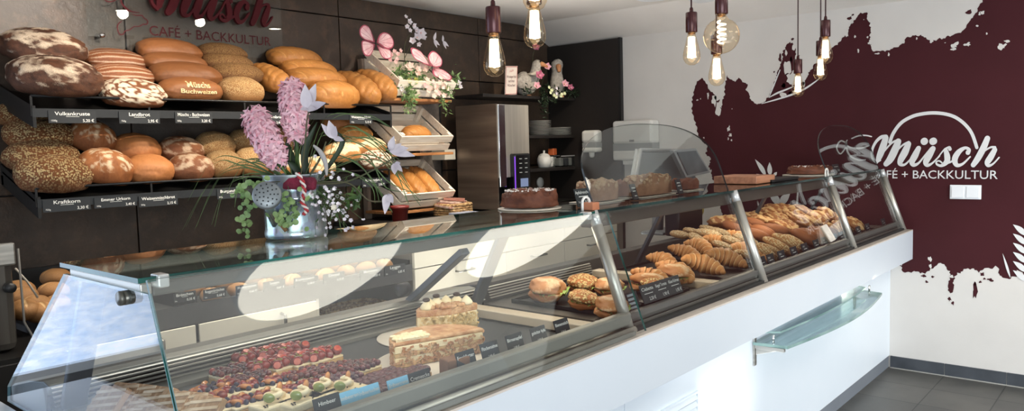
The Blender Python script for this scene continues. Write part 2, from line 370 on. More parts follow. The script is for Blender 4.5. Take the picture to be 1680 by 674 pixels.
mm = mat('maroon_wall_paint', srgb(66,24,30), .65, c2=srgb(61,21,26), scale=3, bump=.04, bscale=120, spec=.2)
M.build('paint_splash', [mm, WALLW], mur)
def wallf(u0, v0, sc=1.0, dx=.004):
    return lambda x, y: onx(u0+x*sc, v0+y*sc, XE) - Vector((dx, 0, 0))
wl = mat('white_wall_lettering', srgb(226,226,226), .8, c2=srgb(220,220,220), scale=4, spec=.2)
L = MB()
for i_, s in enumerate(LOGO): ribbon(L, s, wallf(1340,170,1,.0036+.0004*i_))
for s in ARC: ribbon(L, s, wallf(1340,170,1,.003))
L.build('logo_lettering', wl, mur)
L = MB(); a = onx(1427.5, 292.0, XE); b_ = onx(1637, 293.6, XE); W = a.y-b_.y
put_text(L, 'CAFÉ + BACKKULTUR', a-Vector((.004,0,0)), (0,-1,0), (0,0,1), width=W, bold=.004)
L.build('subtitle_lettering', wl, mur)
# white cup outline, swoosh and wheat ears
L = MB(); F = wallf(0,0)
def strk(*p): ribbon(L, [tuple(q) for q in p], F)
strk((1398,227,2),(1408,223,2.2),(1420,222,2.2),(1430,224,2)); strk((1390,230,2),(1388,236,2.4),(1396,242,3),(1412,243,3),(1426,239,2))
strk((1389,232,2),(1390,246,3),(1396,256,3),(1408,262,3),(1420,262,2))
strk((1389,240,2),(1380,252,2.2),(1374,246,2.2),(1374,238,2.2),(1380,231,2.2),(1388,234,2))
L.build('cup_outline', wl, mur)
L = MB()
strk((1250,170,1),(1275,163,2.4),(1300,155,3),(1320,146,3),(1338,134,2),(1345,128,1)); strk((1262,160,1),(1275,153,3),(1290,147,2.6),(1302,142,1.5))
strk((1262,160,1),(1270,140,2),(1280,115,1.5))
L.build('swoosh_lines', wl, mur)
L = MB()
def leafp(p0, p1, wd, c=.0):
    a, b = Vector(p0), Vector(p1); d = b-a; nn = Vector((-d.y, d.x)).normalized()*wd
    pts = [a + d*t + nn*math.sin(PI*t**.8)*s + nn*c*math.sin(PI*t) for s, t in [(1,k/8) for k in range(9)] + [(-1,k/8) for k in range(7,0,-1)]]
    L.add([F(p.x, p.y) for p in pts], [tuple(range(len(pts)))])
leafp((1257,289),(1239,261),3.6,.3); leafp((1264,288),(1263,266),4,-.1); leafp((1270,288),(1275,282),2.5); leafp((1255,291),(1241,285),2)
for k, (y, s) in enumerate(((300,1.0),(318,1.1),(336,1.05),(353,.95))):
    leafp((1279,y+18),(1262,y-2),5.6*s,.25); leafp((1281,y+18),(1297,y-2),5.6*s,-.25)
leafp((1280,372),(1262,350),5,.3); leafp((1281,372),(1296,352),5,-.3); leafp((1280,305),(1276,288),3.6); leafp((1254,364),(1242,330),1.6); leafp((1307,356),(1310,300),1.6)
leafp((1254,364),(1243,328),1.5)
L.build('wheat_ear', wl, mur)
L = MB()
for k in range(6):
    y = 372+k*15
    leafp((1684,y+14),(1662,y-4),4.6,.2)
leafp((1658,456),(1645,415),2)
L.build('wheat_ear', wl, mur)
# light switch
p = onx(1559, 303, XE); q = onx(1610, 327, XE)
sw = thing('light_switch', (XE-.001, (p.y+q.y)/2, (p.z+q.z)/2), 'white double rocker light switch below the mural lettering', 'light switch')
y0, y1, z0, z1 = q.y, p.y, q.z, p.z
MB().bx(XE-.01, XE-.0005, y0, y1, z0, z1).build('frame', WHITE, sw, bev=.002)
for k in range(2):
    c = y0+(y1-y0)*(.26+.48*k); MB().box((XE-.012, c, (z0+z1)/2), (.008, .062, .062), roty(.05)).build('rocker', WHITE, sw, bev=.0015)
# ================================================================ lights
wd = bpy.data.worlds.new('daylight'); SC.world = wd; wd.use_nodes = True
t = wd.node_tree; t.nodes.clear(); bg = N(t, 'Background'); wo = N(t, 'OutputWorld'); t.links.new(bg.outputs[0], wo.inputs[0])
tc = N(t, 'TexCoord'); sp = N(t, 'SeparateXYZ'); t.links.new(tc.outputs['Generated'], sp.inputs[0])
t.links.new(mixc(t, ramp(t, sp.outputs[2], -.2, .5), srgb(216,224,232), srgb(238,243,250)), bg.inputs[0]); bg.inputs[1].default_value = 1.0
def area(name, loc, tgt, sx, sy, energy, col, spread=None):
    d = bpy.data.lights.new(name, 'AREA'); d.shape = 'RECTANGLE'; d.size = sx; d.size_y = sy; d.energy = energy; d.color = col
    if spread: d.spread = spread
    o = bpy.data.objects.new(name, d); COL.objects.link(o); o.location = loc
    o.rotation_euler = (Vector(tgt)-Vector(loc)).to_track_quat('-Z', 'Y').to_euler(); return o
def spot(name, loc, tgt, energy, col, size=1.2, blend=.6, r=.03):
    d = bpy.data.lights.new(name, 'SPOT'); d.energy = energy; d.color = col; d.spot_size = size; d.spot_blend = blend; d.shadow_soft_size = r
    o = bpy.data.objects.new(name, d); COL.objects.link(o); o.location = loc
    o.rotation_euler = (Vector(tgt)-Vector(loc)).to_track_quat('-Z', 'Y').to_euler(); return o
WARM = (1, .86, .68)
area('window_light', (-.9, YF+.2, 1.0), (3.9, 1.0, .2), 3.2, 1.5, 66, (.88,.95,1), 2.3)
area('front_fill', (3.5, YF+.3, .8), (4.5, 1.0, .05), 1.6, 1.1, 25, (.93,.97,1), 1.9)  # added low fill, unseen, for counter base, floor and end wall
area('front_up_fill', (2.6, -.9, .06), (2.9, -.5, 2.3), 4.0, 1.2, 50, (.95,.97,1), 1.9)  # added up-light at floor level in front, brightens the ceiling
area('aisle_up_fill', (2.9, 2.55, .06), (3.1, 2.5, 2.3), 3.0, .6, 46, (1,.97,.92), 1.5)  # added up-light on the aisle floor for the ceiling behind the counter
area('staff_fill', (2.3,2.75,2.29), (2.3,2.75,0), 2.6, .3, 26, (1,.92,.80), 1.9)  # added fill over the staff aisle, no fixture; brightens the drawers
DL = emit('downlight_glow', (1,.93,.82,1), 60)
spot('wall_wash_fill', (1.5,2.75,2.28), (1.25,3.8,2.05), 42, (1,.92,.82), 1.3, .9)  # added spot without a fixture, brightens the upper left slate
for i, (x, y) in enumerate(((2.167,2.472),(2.673,2.473),(3.281,2.42),(1.45,2.47),(4.1,2.55))):  # last downlight and its spot are added to brighten the niche shelves
    th = thing('ceiling_downlight', (x, y, ZC), ('%s recessed ceiling downlight from the left above the bread shelf' % ORD[(1,2,3,0,4)[i]]), 'downlight', 'downlights above the bread shelf')
    MB().lathe([(.062,0),(.062,-.012),(.045,-.014),(.045,-.004)], (x,y,ZC), 24, cap=False).build('trim_ring', ALU, th)
    MB().lathe([(.0,-.008),(.045,-.008),(.045,-.002),(0,-.002)], (x,y,ZC), 24, cap=False).build('lamp_lens', DL, th)
    spot('bread_spot', (x, y, ZC-.03), ((x-.45 if i < 2 else x-.12, 3.56, 1.46 if i < 3 else 1.85) if i < 4 else (4.45, 3.6, 1.5)), (50,50,60,40,40)[i], WARM, 1.0, .8)
# ================================================================ bread shelf on the back wall
YR = 3.4
def shelf_unit(zr, zb, zt, x0, x1, label):
    """front rail zr, tray front edge zb, tray back edge zt"""
    th = thing('bread_shelf', (x0, YB, zt), label, 'shelf', 'bread display shelves')
    a = math.atan2(zt-zb, .36); L = .36/math.cos(a)
    MB().box(((x0+x1)/2, YR+.02+.18, (zb+zt)/2-.006), (x1-x0, L, .008), rotx(a)).build('tray', BLACKM, th)
    r = MB(); r.tube([(x0,YR,zr),(x1,YR,zr)], .0055, 8)
    k = 5
    for i in range(k): x = x0+(x1-x0)*i/(k-1); r.bx(x-.004, x+.004, YR-.003, YR+.003, zb-.03, zr)
    r.build('front_rail', BLACKM, th)
    MB().bx(x0, x1, YR-.006, YR+.004, zb-.034, zb+.0).build('price_strip', mat('dark_strip', srgb(28,31,34), .4, scale=4), th)
    for x in (x0, x1-.012):
        MB().prism([(YR-.006,zb-.075),(YR-.006,zb+.01),(YB-.005,zt+.03),(YB-.005,zt-.06)], (x,0,0), (0,1,0), (0,0,1), (.012,0,0)).build('side_bracket', BLACKM, th)
    MB().bx(x0, x1, YB-.03, YB-.004, zt-.06, zt-.02).build('wall_rail', BLACKM, th)
    return th
US = shelf_unit(1.643, 1.594, 1.69, 1.094, 2.925, 'upper black metal bread shelf with front rail on the slate wall')
LS = shelf_unit(1.281, 1.236, 1.35, 1.088, 2.895, 'lower black metal bread shelf with front rail below the first one')
def price_card(u, v, wpx, hpx, y, name, price, sub, label, cat='price card', group='price cards on the bread shelves', tilt=0, lines=True, plane=None):
    c = ony(u, v, y) if plane is None else plane
    sx = depth(c)/FPX
    # width along X seen obliquely
    d = ray(u, v); th_ = math.atan2(d.x, d.y); W = wpx*sx/math.cos(th_); Hh = hpx*sx
    t_ = thing('hanging_price_card', (c.x, c.y, c.z), label, cat, group)
    MB().box(c, (W, .004, Hh)).build('card', CARD, t_)
    L = MB(); o = Vector((c.x, c.y-.0026, c.z))
    put_text(L, name, o+Vector((0,0,Hh*.14)), (1,0,0), (0,0,1), size=Hh*.40, width=min(W*.86, Hh*.36*len(name)*.62), align='C', bold=.012)
    put_text(L, price, o+Vector((W*.45,0,-Hh*.40)), (1,0,0), (0,0,1), size=Hh*.34, align='R', bold=.01)
    L.bx(o.x-W*.14, o.x+W*.14, o.y-.0002, o.y, o.z+.02*Hh, o.z+.05*Hh)
    put_text(L, sub, o+Vector((-W*.45,0,-Hh*.36)), (1,0,0), (0,0,1), size=Hh*.2, align='L')
    L.build('lettering', CARDTXT, t_)
    return t_
yc = YR-.0085
for u, v, w_, h_, n_, p_, s_ in ((119,192,68,20,'Vulkankruste','5,20 €','1500g'),(229,193,60,19,'Landbrot','2,95 €','750g'),(318,193,56,18,'Müschs - Buchweizen','3,20 €','500g'),(437,196,60,16,'Dinkelvollkornbrot','3,40 €','500g'),(484,196,34,16,'Walnuss','3,60 €','500g'),(592,196,36,14,'Weizenmischbrot','3,15 €','1000g')):
    price_card(u, v, w_, h_, yc, n_, p_, s_, 'black price card reading %s on the upper bread shelf' % n_)
for u, v, w_, h_, n_, p_, s_ in ((110,336,68,20,'Kraftkorn','3,30 €','750g'),(190,331,62,17,'Emmer Urkorn','3,40 €','500g'),(260,329,58,17,'Weizenmischbrot','2,15 €','500g'),(383,317,50,16,'Burgunderbrot','2,89 €','500g'),(613,299,38,14,'Krustenbrot','2,95 €','750g')):
    price_card(u, v, w_, h_, yc, n_, p_, s_, 'black price card reading %s on the lower bread shelf' % n_)
# ---------------------------------------------------------------- bread
def bread_mat(name, dark, light, flour, seeds=0, rough=.55, fine=70, bump=.35, fl_lo=.35, fl_hi=.6, seedscale=55):
    m, t, out = nt(name); b = N(t, 'BsdfPrincipled', Roughness=rough); t.links.new(b.outputs[0], out.inputs[0])
    b.inputs['Specular IOR Level'].default_value = .35
    tc = N(t, 'TexCoord'); at = N(t, 'VertexColor'); at.layer_name = 'Col'; sp = N(t, 'SeparateColor'); t.links.new(at.outputs[0], sp.inputs[0])
    n1 = N(t, 'TexNoise', Scale=14, Detail=5); n2 = N(t, 'TexNoise', Scale=fine, Detail=6, Roughness=.7)
    for n in (n1, n2): t.links.new(tc.outputs['Object'], n.inputs[0])
    oi = N(t, 'ObjectInfo')
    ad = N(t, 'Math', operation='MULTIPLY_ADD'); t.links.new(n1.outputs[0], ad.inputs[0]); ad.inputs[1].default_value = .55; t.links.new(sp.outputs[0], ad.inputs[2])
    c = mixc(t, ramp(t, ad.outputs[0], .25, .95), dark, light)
    # flour / cut mask in G, broken up by fine noise
    a2 = N(t, 'Math', operation='MULTIPLY_ADD'); t.links.new(n2.outputs[0], a2.inputs[0]); a2.inputs[1].default_value = .8; a2.inputs[2].default_value = -.4
    a3 = N(t, 'Math', operation='ADD'); t.links.new(a2.outputs[0], a3.inputs[0]); t.links.new(sp.outputs[1], a3.inputs[1])
    c = mixc(t, ramp(t, a3.outputs[0], fl_lo, fl_hi), c, flour)
    h = n2.outputs[0]
    if seeds:
        vo = N(t, 'TexVoronoi', Scale=seedscale); t.links.new(tc.outputs['Object'], vo.inputs[0]); vo.inputs['Randomness'].default_value = 1
        sm = ramp(t, vo.outputs['Distance'], .56, .40); ss = N(t, 'Math', operation='MULTIPLY'); t.links.new(sm, ss.inputs[0]); t.links.new(sp.outputs[2], ss.inputs[1])
        c = mixc(t, ss.outputs[0], c, seeds)
        h2 = N(t, 'Math', operation='ADD'); t.links.new(h, h2.inputs[0]); t.links.new(ss.outputs[0], h2.inputs[1]); h = h2.outputs[0]
    br = N(t, 'HueSaturation'); t.links.new(c, br.inputs['Color'])
    vr = N(t, 'MapRange'); t.links.new(oi.outputs['Random'], vr.inputs[0]); vr.inputs[3].default_value = .86; vr.inputs[4].default_value = 1.12; t.links.new(vr.outputs[0], br.inputs['Value'])
    t.links.new(br.outputs[0], b.inputs['Base Color'])
    bp = N(t, 'Bump', Strength=bump, Distance=.004); t.links.new(h, bp.inputs['Height']); t.links.new(bp.outputs[0], b.inputs['Normal'])
    return m
BM = dict(
 volcano=bread_mat('rye_crust_floured', srgb(58,34,22), srgb(106,66,44), srgb(222,204,180), bump=.8, fl_lo=.30, fl_hi=.95, fine=46),
 striped=bread_mat('country_crust_striped', srgb(92,50,28), srgb(140,84,50), srgb(218,200,176), bump=.5, fl_lo=.28, fl_hi=.85, fine=50),
 crackle=bread_mat('country_crust_crackled', srgb(86,48,28), srgb(132,80,48), srgb(226,212,188), bump=.6, fl_lo=.3, fl_hi=.8),
 smooth=bread_mat('buckwheat_crust', srgb(84,50,28), srgb(140,90,54), srgb(226,206,160), bump=.2, fine=120, rough=.42),
 grain=bread_mat('grain_crust', srgb(82,50,28), srgb(134,90,52), srgb(190,146,94), seeds=srgb(204,164,108), bump=.9, seedscale=40),
 wheat=bread_mat('wheat_crust', srgb(128,72,28), srgb(196,134,70), srgb(232,184,116), bump=.25, rough=.38),
 oat=bread_mat('oat_flake_crust', srgb(92,50,26), srgb(148,92,50), srgb(190,138,80), seeds=srgb(222,192,138), bump=1.5, seedscale=19),
 emmer=bread_mat('emmer_crust', srgb(110,60,32), srgb(160,100,56), srgb(232,212,178), bump=.6, fl_lo=.3, fl_hi=.8, fine=50),
 round=bread_mat('orange_smooth_crust', srgb(120,68,34), srgb(180,118,70), srgb(216,166,114), bump=.25),
 burgundy=bread_mat('burgundy_crust', srgb(88,50,30), srgb(138,86,54), srgb(222,198,168), bump=.7, fl_lo=.28, fl_hi=.85, fine=46),
 sesame=bread_mat('sesame_crust', srgb(122,78,40), srgb(178,126,72), srgb(210,166,108), seeds=srgb(228,198,146), bump=1.0, seedscale=36),
 pale=bread_mat('pale_floured_crust', srgb(150,92,46), srgb(204,148,88), srgb(240,216,172), bump=.4),
)
def ss(x): x = max(0, min(1, x)); return x*x*(3-2*x)
def crease(x, w): return math.exp(-(x/w)**2)
def bread_mesh(kind, seed=0, text=None):
    """unit loaf: half-lengths 1 x .62 x .5, returned as MB plus colours (R tone, G flour, B seeds)"""
    nu, nv = 72, 44; vs = []; cols = []
    e1, e2 = {'wheat': (.80,.76), 'smooth': (.82,.78), 'pale': (.9,.85), 'round': (.92,.95), 'burgundy': (.92,.95)}.get(kind, (.88,.84))
    sg = lambda x, e: math.copysign(abs(x)**e, x)
    for i in range(nv+1):
        ph = PI*i/nv
        for j in range(nu):
            th = 2*PI*j/nu
            x = sg(math.sin(ph), e1)*sg(math.cos(th), e2); y = sg(math.sin(ph), e1)*sg(math.sin(th), e2); z = sg(math.cos(ph), .95)
            if z < -.55: z = -.55 - (-.55-z)*.25
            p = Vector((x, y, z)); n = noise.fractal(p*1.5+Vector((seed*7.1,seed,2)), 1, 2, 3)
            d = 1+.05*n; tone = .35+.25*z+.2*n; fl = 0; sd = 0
            top = ss((z+.3)/.7)
            if kind == 'volcano':
                q = noise.fractal(Vector((x*2.2, y*3.0, z*2.2))+Vector((seed,5,1)), .8, 2, 5); fl = ss((q+.30+.34*z)*1.0)*.72*ss((z+.6)*1.6); d += .03*q; tone = .2+.3*n
                cr = abs(noise.noise(Vector((x*2.5, y*2.5, z*2.5+seed)))); d -= .05*crease(cr, .05)*top; tone -= .3*crease(cr, .06)
            elif kind == 'striped':
                an = math.atan2(z+.25, -y*1.3+.02); s = .5+.5*math.sin(an*21+1.2*noise.noise(p*2)); fl = ss(s*1.3-.25)*.58*ss((z+.5)*2)*ss((1.02-abs(x))*5); d += .008*s
                cr = crease(y*.9+.1*math.sin(x*3), .10)*ss((.75-abs(x))*4)*ss(z*2); d -= .06*cr; fl *= 1-cr
            elif kind == 'crackle':
                v = noise.voronoi(Vector((x*3.0, y*2.6, z*3.0))+Vector((seed,0,0)))[0]; e = v[1]-v[0]
                fl = ss(e*5.5)*.80*ss((z+.5)*2); d -= .02*(1-ss(e*4)); tone -= .2*(1-ss(e*4))
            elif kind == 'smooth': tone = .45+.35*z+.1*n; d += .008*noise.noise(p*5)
            elif kind == 'grain': sd = top*.75; d += .015*noise.noise(p*14); fl = .18*top
            elif kind == 'oat': sd = top*1.0+.2; d += .022*noise.noise(p*13+Vector((seed,0,0))); fl = .12
            elif kind == 'sesame': sd = top*.9; d += .01*noise.noise(p*9); fl = .1*top
            elif kind == 'wheat':
                for k in range(-3, 4):
                    q = x - k*.30 + y*.32
                    c = crease(q, .035)*ss((z+.05)*3); d -= .045*c; fl += .55*c; d += .018*crease(q-.13, .09)*top
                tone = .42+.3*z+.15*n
            elif kind == 'emmer':
                for a in (-.5, 0, .5):
                    c = crease(x-a - .25*math.sin(y*3+a), .10)*top; d -= .04*c; tone += .25*c
                q = noise.fractal(p*2.6+Vector((seed,9,1)), .8, 2, 4); fl = ss((q+.55)*1.0)*top*.66
                for k in range(6): fl *= 1-.8*crease(y-.25*k+.75+.3*x*x, .03)
            elif kind == 'round':
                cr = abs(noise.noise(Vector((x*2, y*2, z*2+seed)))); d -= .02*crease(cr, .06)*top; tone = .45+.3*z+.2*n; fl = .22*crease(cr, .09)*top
            elif kind == 'burgundy':
                q = noise.fractal(p*2.4+Vector((seed,3,1)), .7, 2, 5); fl = ss((q+.42+.3*z)*.9)*.66*top; cr = crease(y+.35*math.sin(x*2)-.2, .10)*ss((.85-abs(x))*3); d -= .07*cr*top; tone -= .25*cr
            elif kind == 'pale':
                q = noise.fractal(p*2.2+Vector((seed,3,4)), .8, 2, 4); fl = ss((q+.6+.3*z)*1.0)*.7*top
                for k in (-1, 0, 1):
                    c = crease(x-k*.5+y*.5, .05)*top; d -= .05*c; fl += .3*c
            vs.append(Vector((x*d, y*.62*d, z*.5*d))); cols.append((max(0,min(1,tone)), max(0,min(1,fl)), max(0,min(1,sd))))
    m = MB(); m.add(vs, [(i*nu+j, (i+1)*nu+j, (i+1)*nu+(j+1)%nu, i*nu+(j+1)%nu) for i in range(nv) for j in range(nu)], 0, True)
    return m, cols
_BR = {}
def bread(kind, u, v, wpx, hpx, y, label, group=None, rz=0, tilt=.27, kb=None, roll=0, name='bread_loaf', asp=None):
    """loaf whose picture covers wpx x hpx around (u,v), its centre on the plane Y=y"""
    c = ony(u, v, y); s = depth(c)/FPX; d = ray(u, v); vth = math.atan2(d.x, d.y)
    kb = kb or .8
    sa = math.atan2(0, 1)
    # horizontal silhouette half-width of an ellipse (a, a*kb) whose long axis is turned rz from X, seen along vth
    ang = rz + vth
    a = (wpx*s/2)/math.sqrt(math.cos(ang)**2 + (kb*math.sin(ang))**2)
    cz = hpx*s/2*1.14
    key = (kind, random.randint(0, 1)) if kind not in ('smooth_text',) else (kind, 0)
    if key not in _BR:
        m, cols = bread_mesh(kind, key[1]*3.7+1)
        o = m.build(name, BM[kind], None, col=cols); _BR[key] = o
    else:
        o = _BR[key].copy(); COL.objects.link(o)
    for k in ('label','category','group'):
        if k in o: del o[k]
    o.name = name
    o.location = c; o.scale = (a, a*kb/.62, cz/.5)
    o.rotation_euler = (tilt, roll, rz)
    tag(o, label, 'bread', group)
    return o
BL = [
 ('volcano',70,78,128,54,3.66,'dark floury rye loaf at back of upper shelf, left end',dict(kb=.9)),
 ('volcano',90,128,136,64,3.50,'dark floury rye loaf at front left end of upper shelf',dict(kb=.9)),
 ('striped',188,101,98,36,3.70,'flour-striped country loaf rearmost of its row on upper shelf',dict(kb=.7)),
 ('striped',200,124,96,35,3.59,'flour-striped country loaf in the middle of its row on upper shelf',dict(kb=.7)),
 ('crackle',217,155,100,46,3.48,'country loaf with white crackled flour crust behind upper rail',dict(kb=.8)),
 ('smooth',277,85,98,38,3.72,'smooth brown buckwheat loaf rearmost of four on upper shelf',dict(kb=.6)),
 ('smooth',286,104,100,34,3.65,'smooth brown buckwheat loaf second from the back on upper shelf',dict(kb=.6)),
 ('smooth',304,124,108,40,3.56,'smooth brown buckwheat loaf just behind the stencilled one',dict(kb=.6)),
 ('grain',364,88,76,30,3.72,'brown grain loaf rearmost of its row on upper shelf',dict(kb=.65)),
 ('grain',372,104,80,30,3.65,'brown grain loaf second from the back on upper shelf',dict(kb=.65)),
 ('grain',388,121,82,32,3.57,'brown grain loaf third from the back on upper shelf',dict(kb=.65)),
 ('sesame',394,150,74,42,3.47,'light seeded loaf at front of the grain loaves on upper shelf',dict(kb=.75)),
 ('wheat',441,130,66,40,3.58,'long golden wheat loaf lying front to back on upper shelf',dict(kb=.5,rz=PI/2,tilt=0,roll=-.36)),
 ('wheat',482,97,84,34,3.72,'golden wheat loaf rearmost of the pile under the wall joint',dict(kb=.55)),
 ('wheat',504,114,88,30,3.65,'golden wheat loaf second from top of the pile on upper shelf',dict(kb=.55)),
 ('wheat',517,130,94,34,3.57,'golden wheat loaf third down in the pile on upper shelf',dict(kb=.55)),
 ('wheat',545,158,84,46,3.47,'golden wheat loaf behind the white blossom at the upper rail',dict(kb=.6)),
 ('wheat',582,146,80,44,3.57,'scored long wheat loaf lying front to back, left one beside the crate',dict(kb=.5,rz=PI/2,tilt=0,roll=-.36)),
 ('wheat',613,141,72,42,3.59,'scored long wheat loaf lying front to back, touching the crate',dict(kb=.5,rz=PI/2,tilt=0,roll=-.36)),
 ('oat',36,190,76,42,3.73,'dark seeded loaf half hidden at top left of lower shelf',dict(kb=.8)),
 ('oat',66,222,108,46,3.66,'seeded loaf second from the back at left end of lower shelf',dict(kb=.75)),
 ('oat',69,258,112,50,3.57,'seeded loaf just behind the oat-flaked front loaf, lower left',dict(kb=.7)),
 ('oat',87,287,112,60,3.48,'oat-flaked loaf at the front left corner of lower shelf',dict(kb=.8)),
 ('emmer',150,229,72,58,3.62,'floury striped loaf leaning at the back, second row of lower shelf',dict(kb=.8,roll=.35)),
 ('emmer',172,277,84,60,3.48,'floury loaf with two cuts at front of lower shelf',dict(kb=.8,roll=.15)),
 ('round',222,247,76,50,3.60,'smooth orange round loaf at the back of lower shelf',dict(kb=.9)),
 ('round',244,279,78,46,3.48,'smooth orange round loaf at the front of lower shelf',dict(kb=.9)),
 ('burgundy',296,248,74,42,3.60,'floury brown round loaf at back, centre of lower shelf',dict(kb=.85)),
 ('burgundy',313,277,72,46,3.48,'floury brown round loaf with a split crust at the lower rail',dict(kb=.85)),
 ('sesame',352,242,62,46,3.60,'sesame loaf at the back beside the floury brown rounds',dict(kb=.85)),
 ('sesame',366,271,60,44,3.48,'sesame loaf at the front beside the floury brown rounds',dict(kb=.85)),
 ('sesame',400,236,52,42,3.62,'sesame loaf at the back behind the pink hyacinth',dict(kb=.85)),
 ('sesame',412,268,56,46,3.48,'sesame loaf at the front behind the watering can flowers',dict(kb=.85)),
 ('grain',452,238,54,58,3.60,'dark grain loaf behind the tall pink hyacinth',dict(kb=.85)),
 ('pale',470,272,60,46,3.47,'pale crusty loaf behind the green stalks of the bouquet',dict(kb=.7)),
 ('round',556,203,60,34,3.66,'dark golden loaf under the upper price strip, right end',dict(kb=.7)),
 ('wheat',578,220,60,30,3.60,'golden oval loaf in the middle of right-hand lower shelf pile',dict(kb=.7)),
 ('pale',600,240,66,30,3.54,'pale long loaf lying above the crackled loaf at lower right',dict(kb=.45,rz=.3)),
 ('pale',560,252,62,34,3.50,'pale floured loaf behind the white baby\'s breath',dict(kb=.5,rz=-.3)),
 ('crackle',614,264,56,32,3.46,'light crackled loaf at the right end of the lower rail',dict(kb=.65)),
 ('pale',520,276,60,34,3.46,'pale crusty loaf behind the baby\'s breath at the lower rail',dict(kb=.6)),
]
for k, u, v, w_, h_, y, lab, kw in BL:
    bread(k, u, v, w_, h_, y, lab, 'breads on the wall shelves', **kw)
# the stencilled loaf
o = bread('smooth', 312, 148, 98, 38, 3.47, 'brown buckwheat loaf with flour-stencilled lettering at the upper rail', 'breads on the wall shelves', kb=.6)
st = MB(); c = Vector(o.location); sx, sy, sz = o.scale
def on_loaf(mb, txt, width, size, zc):
    vs, fs, x0, x1 = text_geo(txt, .02); k = width/(x1-x0); V = []
    for v in vs:
        x = ((v[0]-(x0+x1)/2)*k)/sx; z = (zc+v[1]*size)/sz
        # front surface of the superellipsoid
        zz = min(.97, abs(z)/.5); r = max(.02, 1-zz**(2/.95))**.5; xx = min(.98, abs(x)/max(r, .05)); yy = -.62*max(0, 1-xx**(2/.8))**(.4)*r**.85
        V.append((x*sx, yy*sy-.006, z*sz))
    mb.add(V, fs)
on_loaf(st, 'Müschs', .11, .030, .030); on_loaf(st, 'Buchweizen', .17, .026, .004)
s_ = st.build('flour_lettering', mat('flour_stencil', srgb(240,222,178), .8, c2=srgb(214,184,130), scale=60), None)
s_.parent = o; s_.matrix_parent_inverse = Matrix.Identity(4); s_.scale = (1/sx, 1/sy, 1/sz)
# ---------------------------------------------------------------- acrylic sign
YS = 3.745
p0 = ony(146, 74, YS); p1 = ony(465, 92, YS)
sg_ = thing('acrylic_sign', (p0.x, YS, 1.9), 'clear acrylic shop sign with maroon script on standoffs above the bread', 'sign')
PLEX = pane_mat('acrylic_sheet', (.93,.95,.95,1), .03)
MB().bx(p0.x, p1.x, YS, YS+.006, p0.z, 2.305).build('acrylic_panel', PLEX, sg_)
for x in (p0.x+.06, p1.x-.06):
    for z in (p0.z+.05, 2.27):
        MB().lathe([(0,-.008),(.011,-.007),(.012,0),(.012,.05)], (x, YS, z), 16, R=rotx(-PI/2)).build('standoff', CHROME, sg_)
xa = ony(245.6, 58, YS).x; xb = ony(444, 75, YS).x; zt = ony(245.6, 57.5, YS).z
k = (xb-xa)/W; la = onx(1427.5, 292, XE)
def signf(x, y, dy=-.02):
    q = onx(1340+x, 170+y, XE); return Vector((xa+(la.y-q.y)*k, YS+dy, zt+.022+(q.z-la.z)*k*1.12))
L = MB()
for i_, s in enumerate(LOGO): ribbon(L, s, (lambda x, y, i_=i_: signf(x, y, -.02-.0004*i_)), thick=(0,.018,0))
L.build('script_lettering', MAROON, sg_)
L = MB(); put_text(L, 'CAFÉ + BACKKULTUR', (xa, YS-.002, zt), (1,0,0), (0,0,1), width=xb-xa, bold=.0)
L.build('subtitle_lettering', MAROON, sg_)
L = MB(); F2 = lambda x, y: ony(130+x/4.8, y/4.8, YS)-Vector((0,.004,0))
for s in ([(320,-20,14),(335,30,14),(365,65,14),(405,90,10),(470,100,5)], [(200,0,9),(225,14,9),(270,8,9),(300,-15,8)], [(330,168,7),(302,195,9),(300,235,9),(318,270,9),(345,268,9),(360,245,8),(395,235,8),(430,210,8),(470,208,8),(500,192,9),(530,190,9),(535,165,9),(505,140,8),(490,122,8),(450,122,8),(415,112,5)]):
    ribbon(L, s, F2)
L.build('croissant_outline', MAROON, sg_)
# ================================================================ wooden crates beside the bread shelf
def crate(x0, x1, yf, zf, L, Hh, tilt, label):
    """open slatted crate, front bottom edge on (yf,zf), back raised by tilt"""
    W = x1-x0; R = rotx(tilt)
    th = thing('wooden_crate', (x0, yf, zf), label, 'crate', 'slatted crates beside the bread shelf')
    T = lambda x, y, z: Vector((x0, yf, zf)) + R @ Vector((x, y, z))
    def slat(name, mb, mt=WOODW):
        return mb.build(name, mt, th, bev=.0015)
    t = .011; sh = Hh*.40
    for i in range(2):
        z = Hh*(.24+.52*i)
        slat('front_slat', MB().box(T(W/2, 0, z), (W, t, sh), R))
        for x in (t/2, W-t/2): slat('side_slat', MB().box(T(x, L/2, z), (t, L, sh), R))
        slat('back_slat', MB().box(T(W/2, L, z), (W, t, sh), R))
    for x in (.022, W-.022):
        for y in (.022, L-.022): slat('corner_post', MB().box(T(x, y, Hh*.5), (.026, .026, Hh), R))
    b = MB()
    for k in range(5): b.box(T(W/2, L*(.1+.2*k), .004), (W, L*.17, .008), R)
    slat('bottom_boards', b)
    return T, R, th
cx0, cx1 = 3.03, 3.46
def board(x0, x1, y0, y1, z0, z1, label):
    return tag(MB().bx(x0, x1, y0, y1, z0, z1).build('wooden_shelf_board', WOODO, loc=((x0+x1)/2, y1, z0), bev=.002), label, 'shelf board', 'crate rack boards')
zf1 = ony(655, 161, 3.5).z; zf2 = ony(655, 252, 3.5).z; zf3 = ony(652, 347, 3.5).z
T1, R1, _ = crate(cx0, cx1+.04, 3.50, zf1+.012, .34, .115, .62, 'top wooden crate holding the flower arrangement')
T2, R2, _ = crate(cx0, cx1, 3.50, zf2+.012, .34, .115, .62, 'middle wooden crate with one dark golden loaf inside')
T3, R3, _ = crate(cx0, cx1, 3.50, zf3+.012, .34, .115, .62, 'bottom wooden crate holding long white loaves')
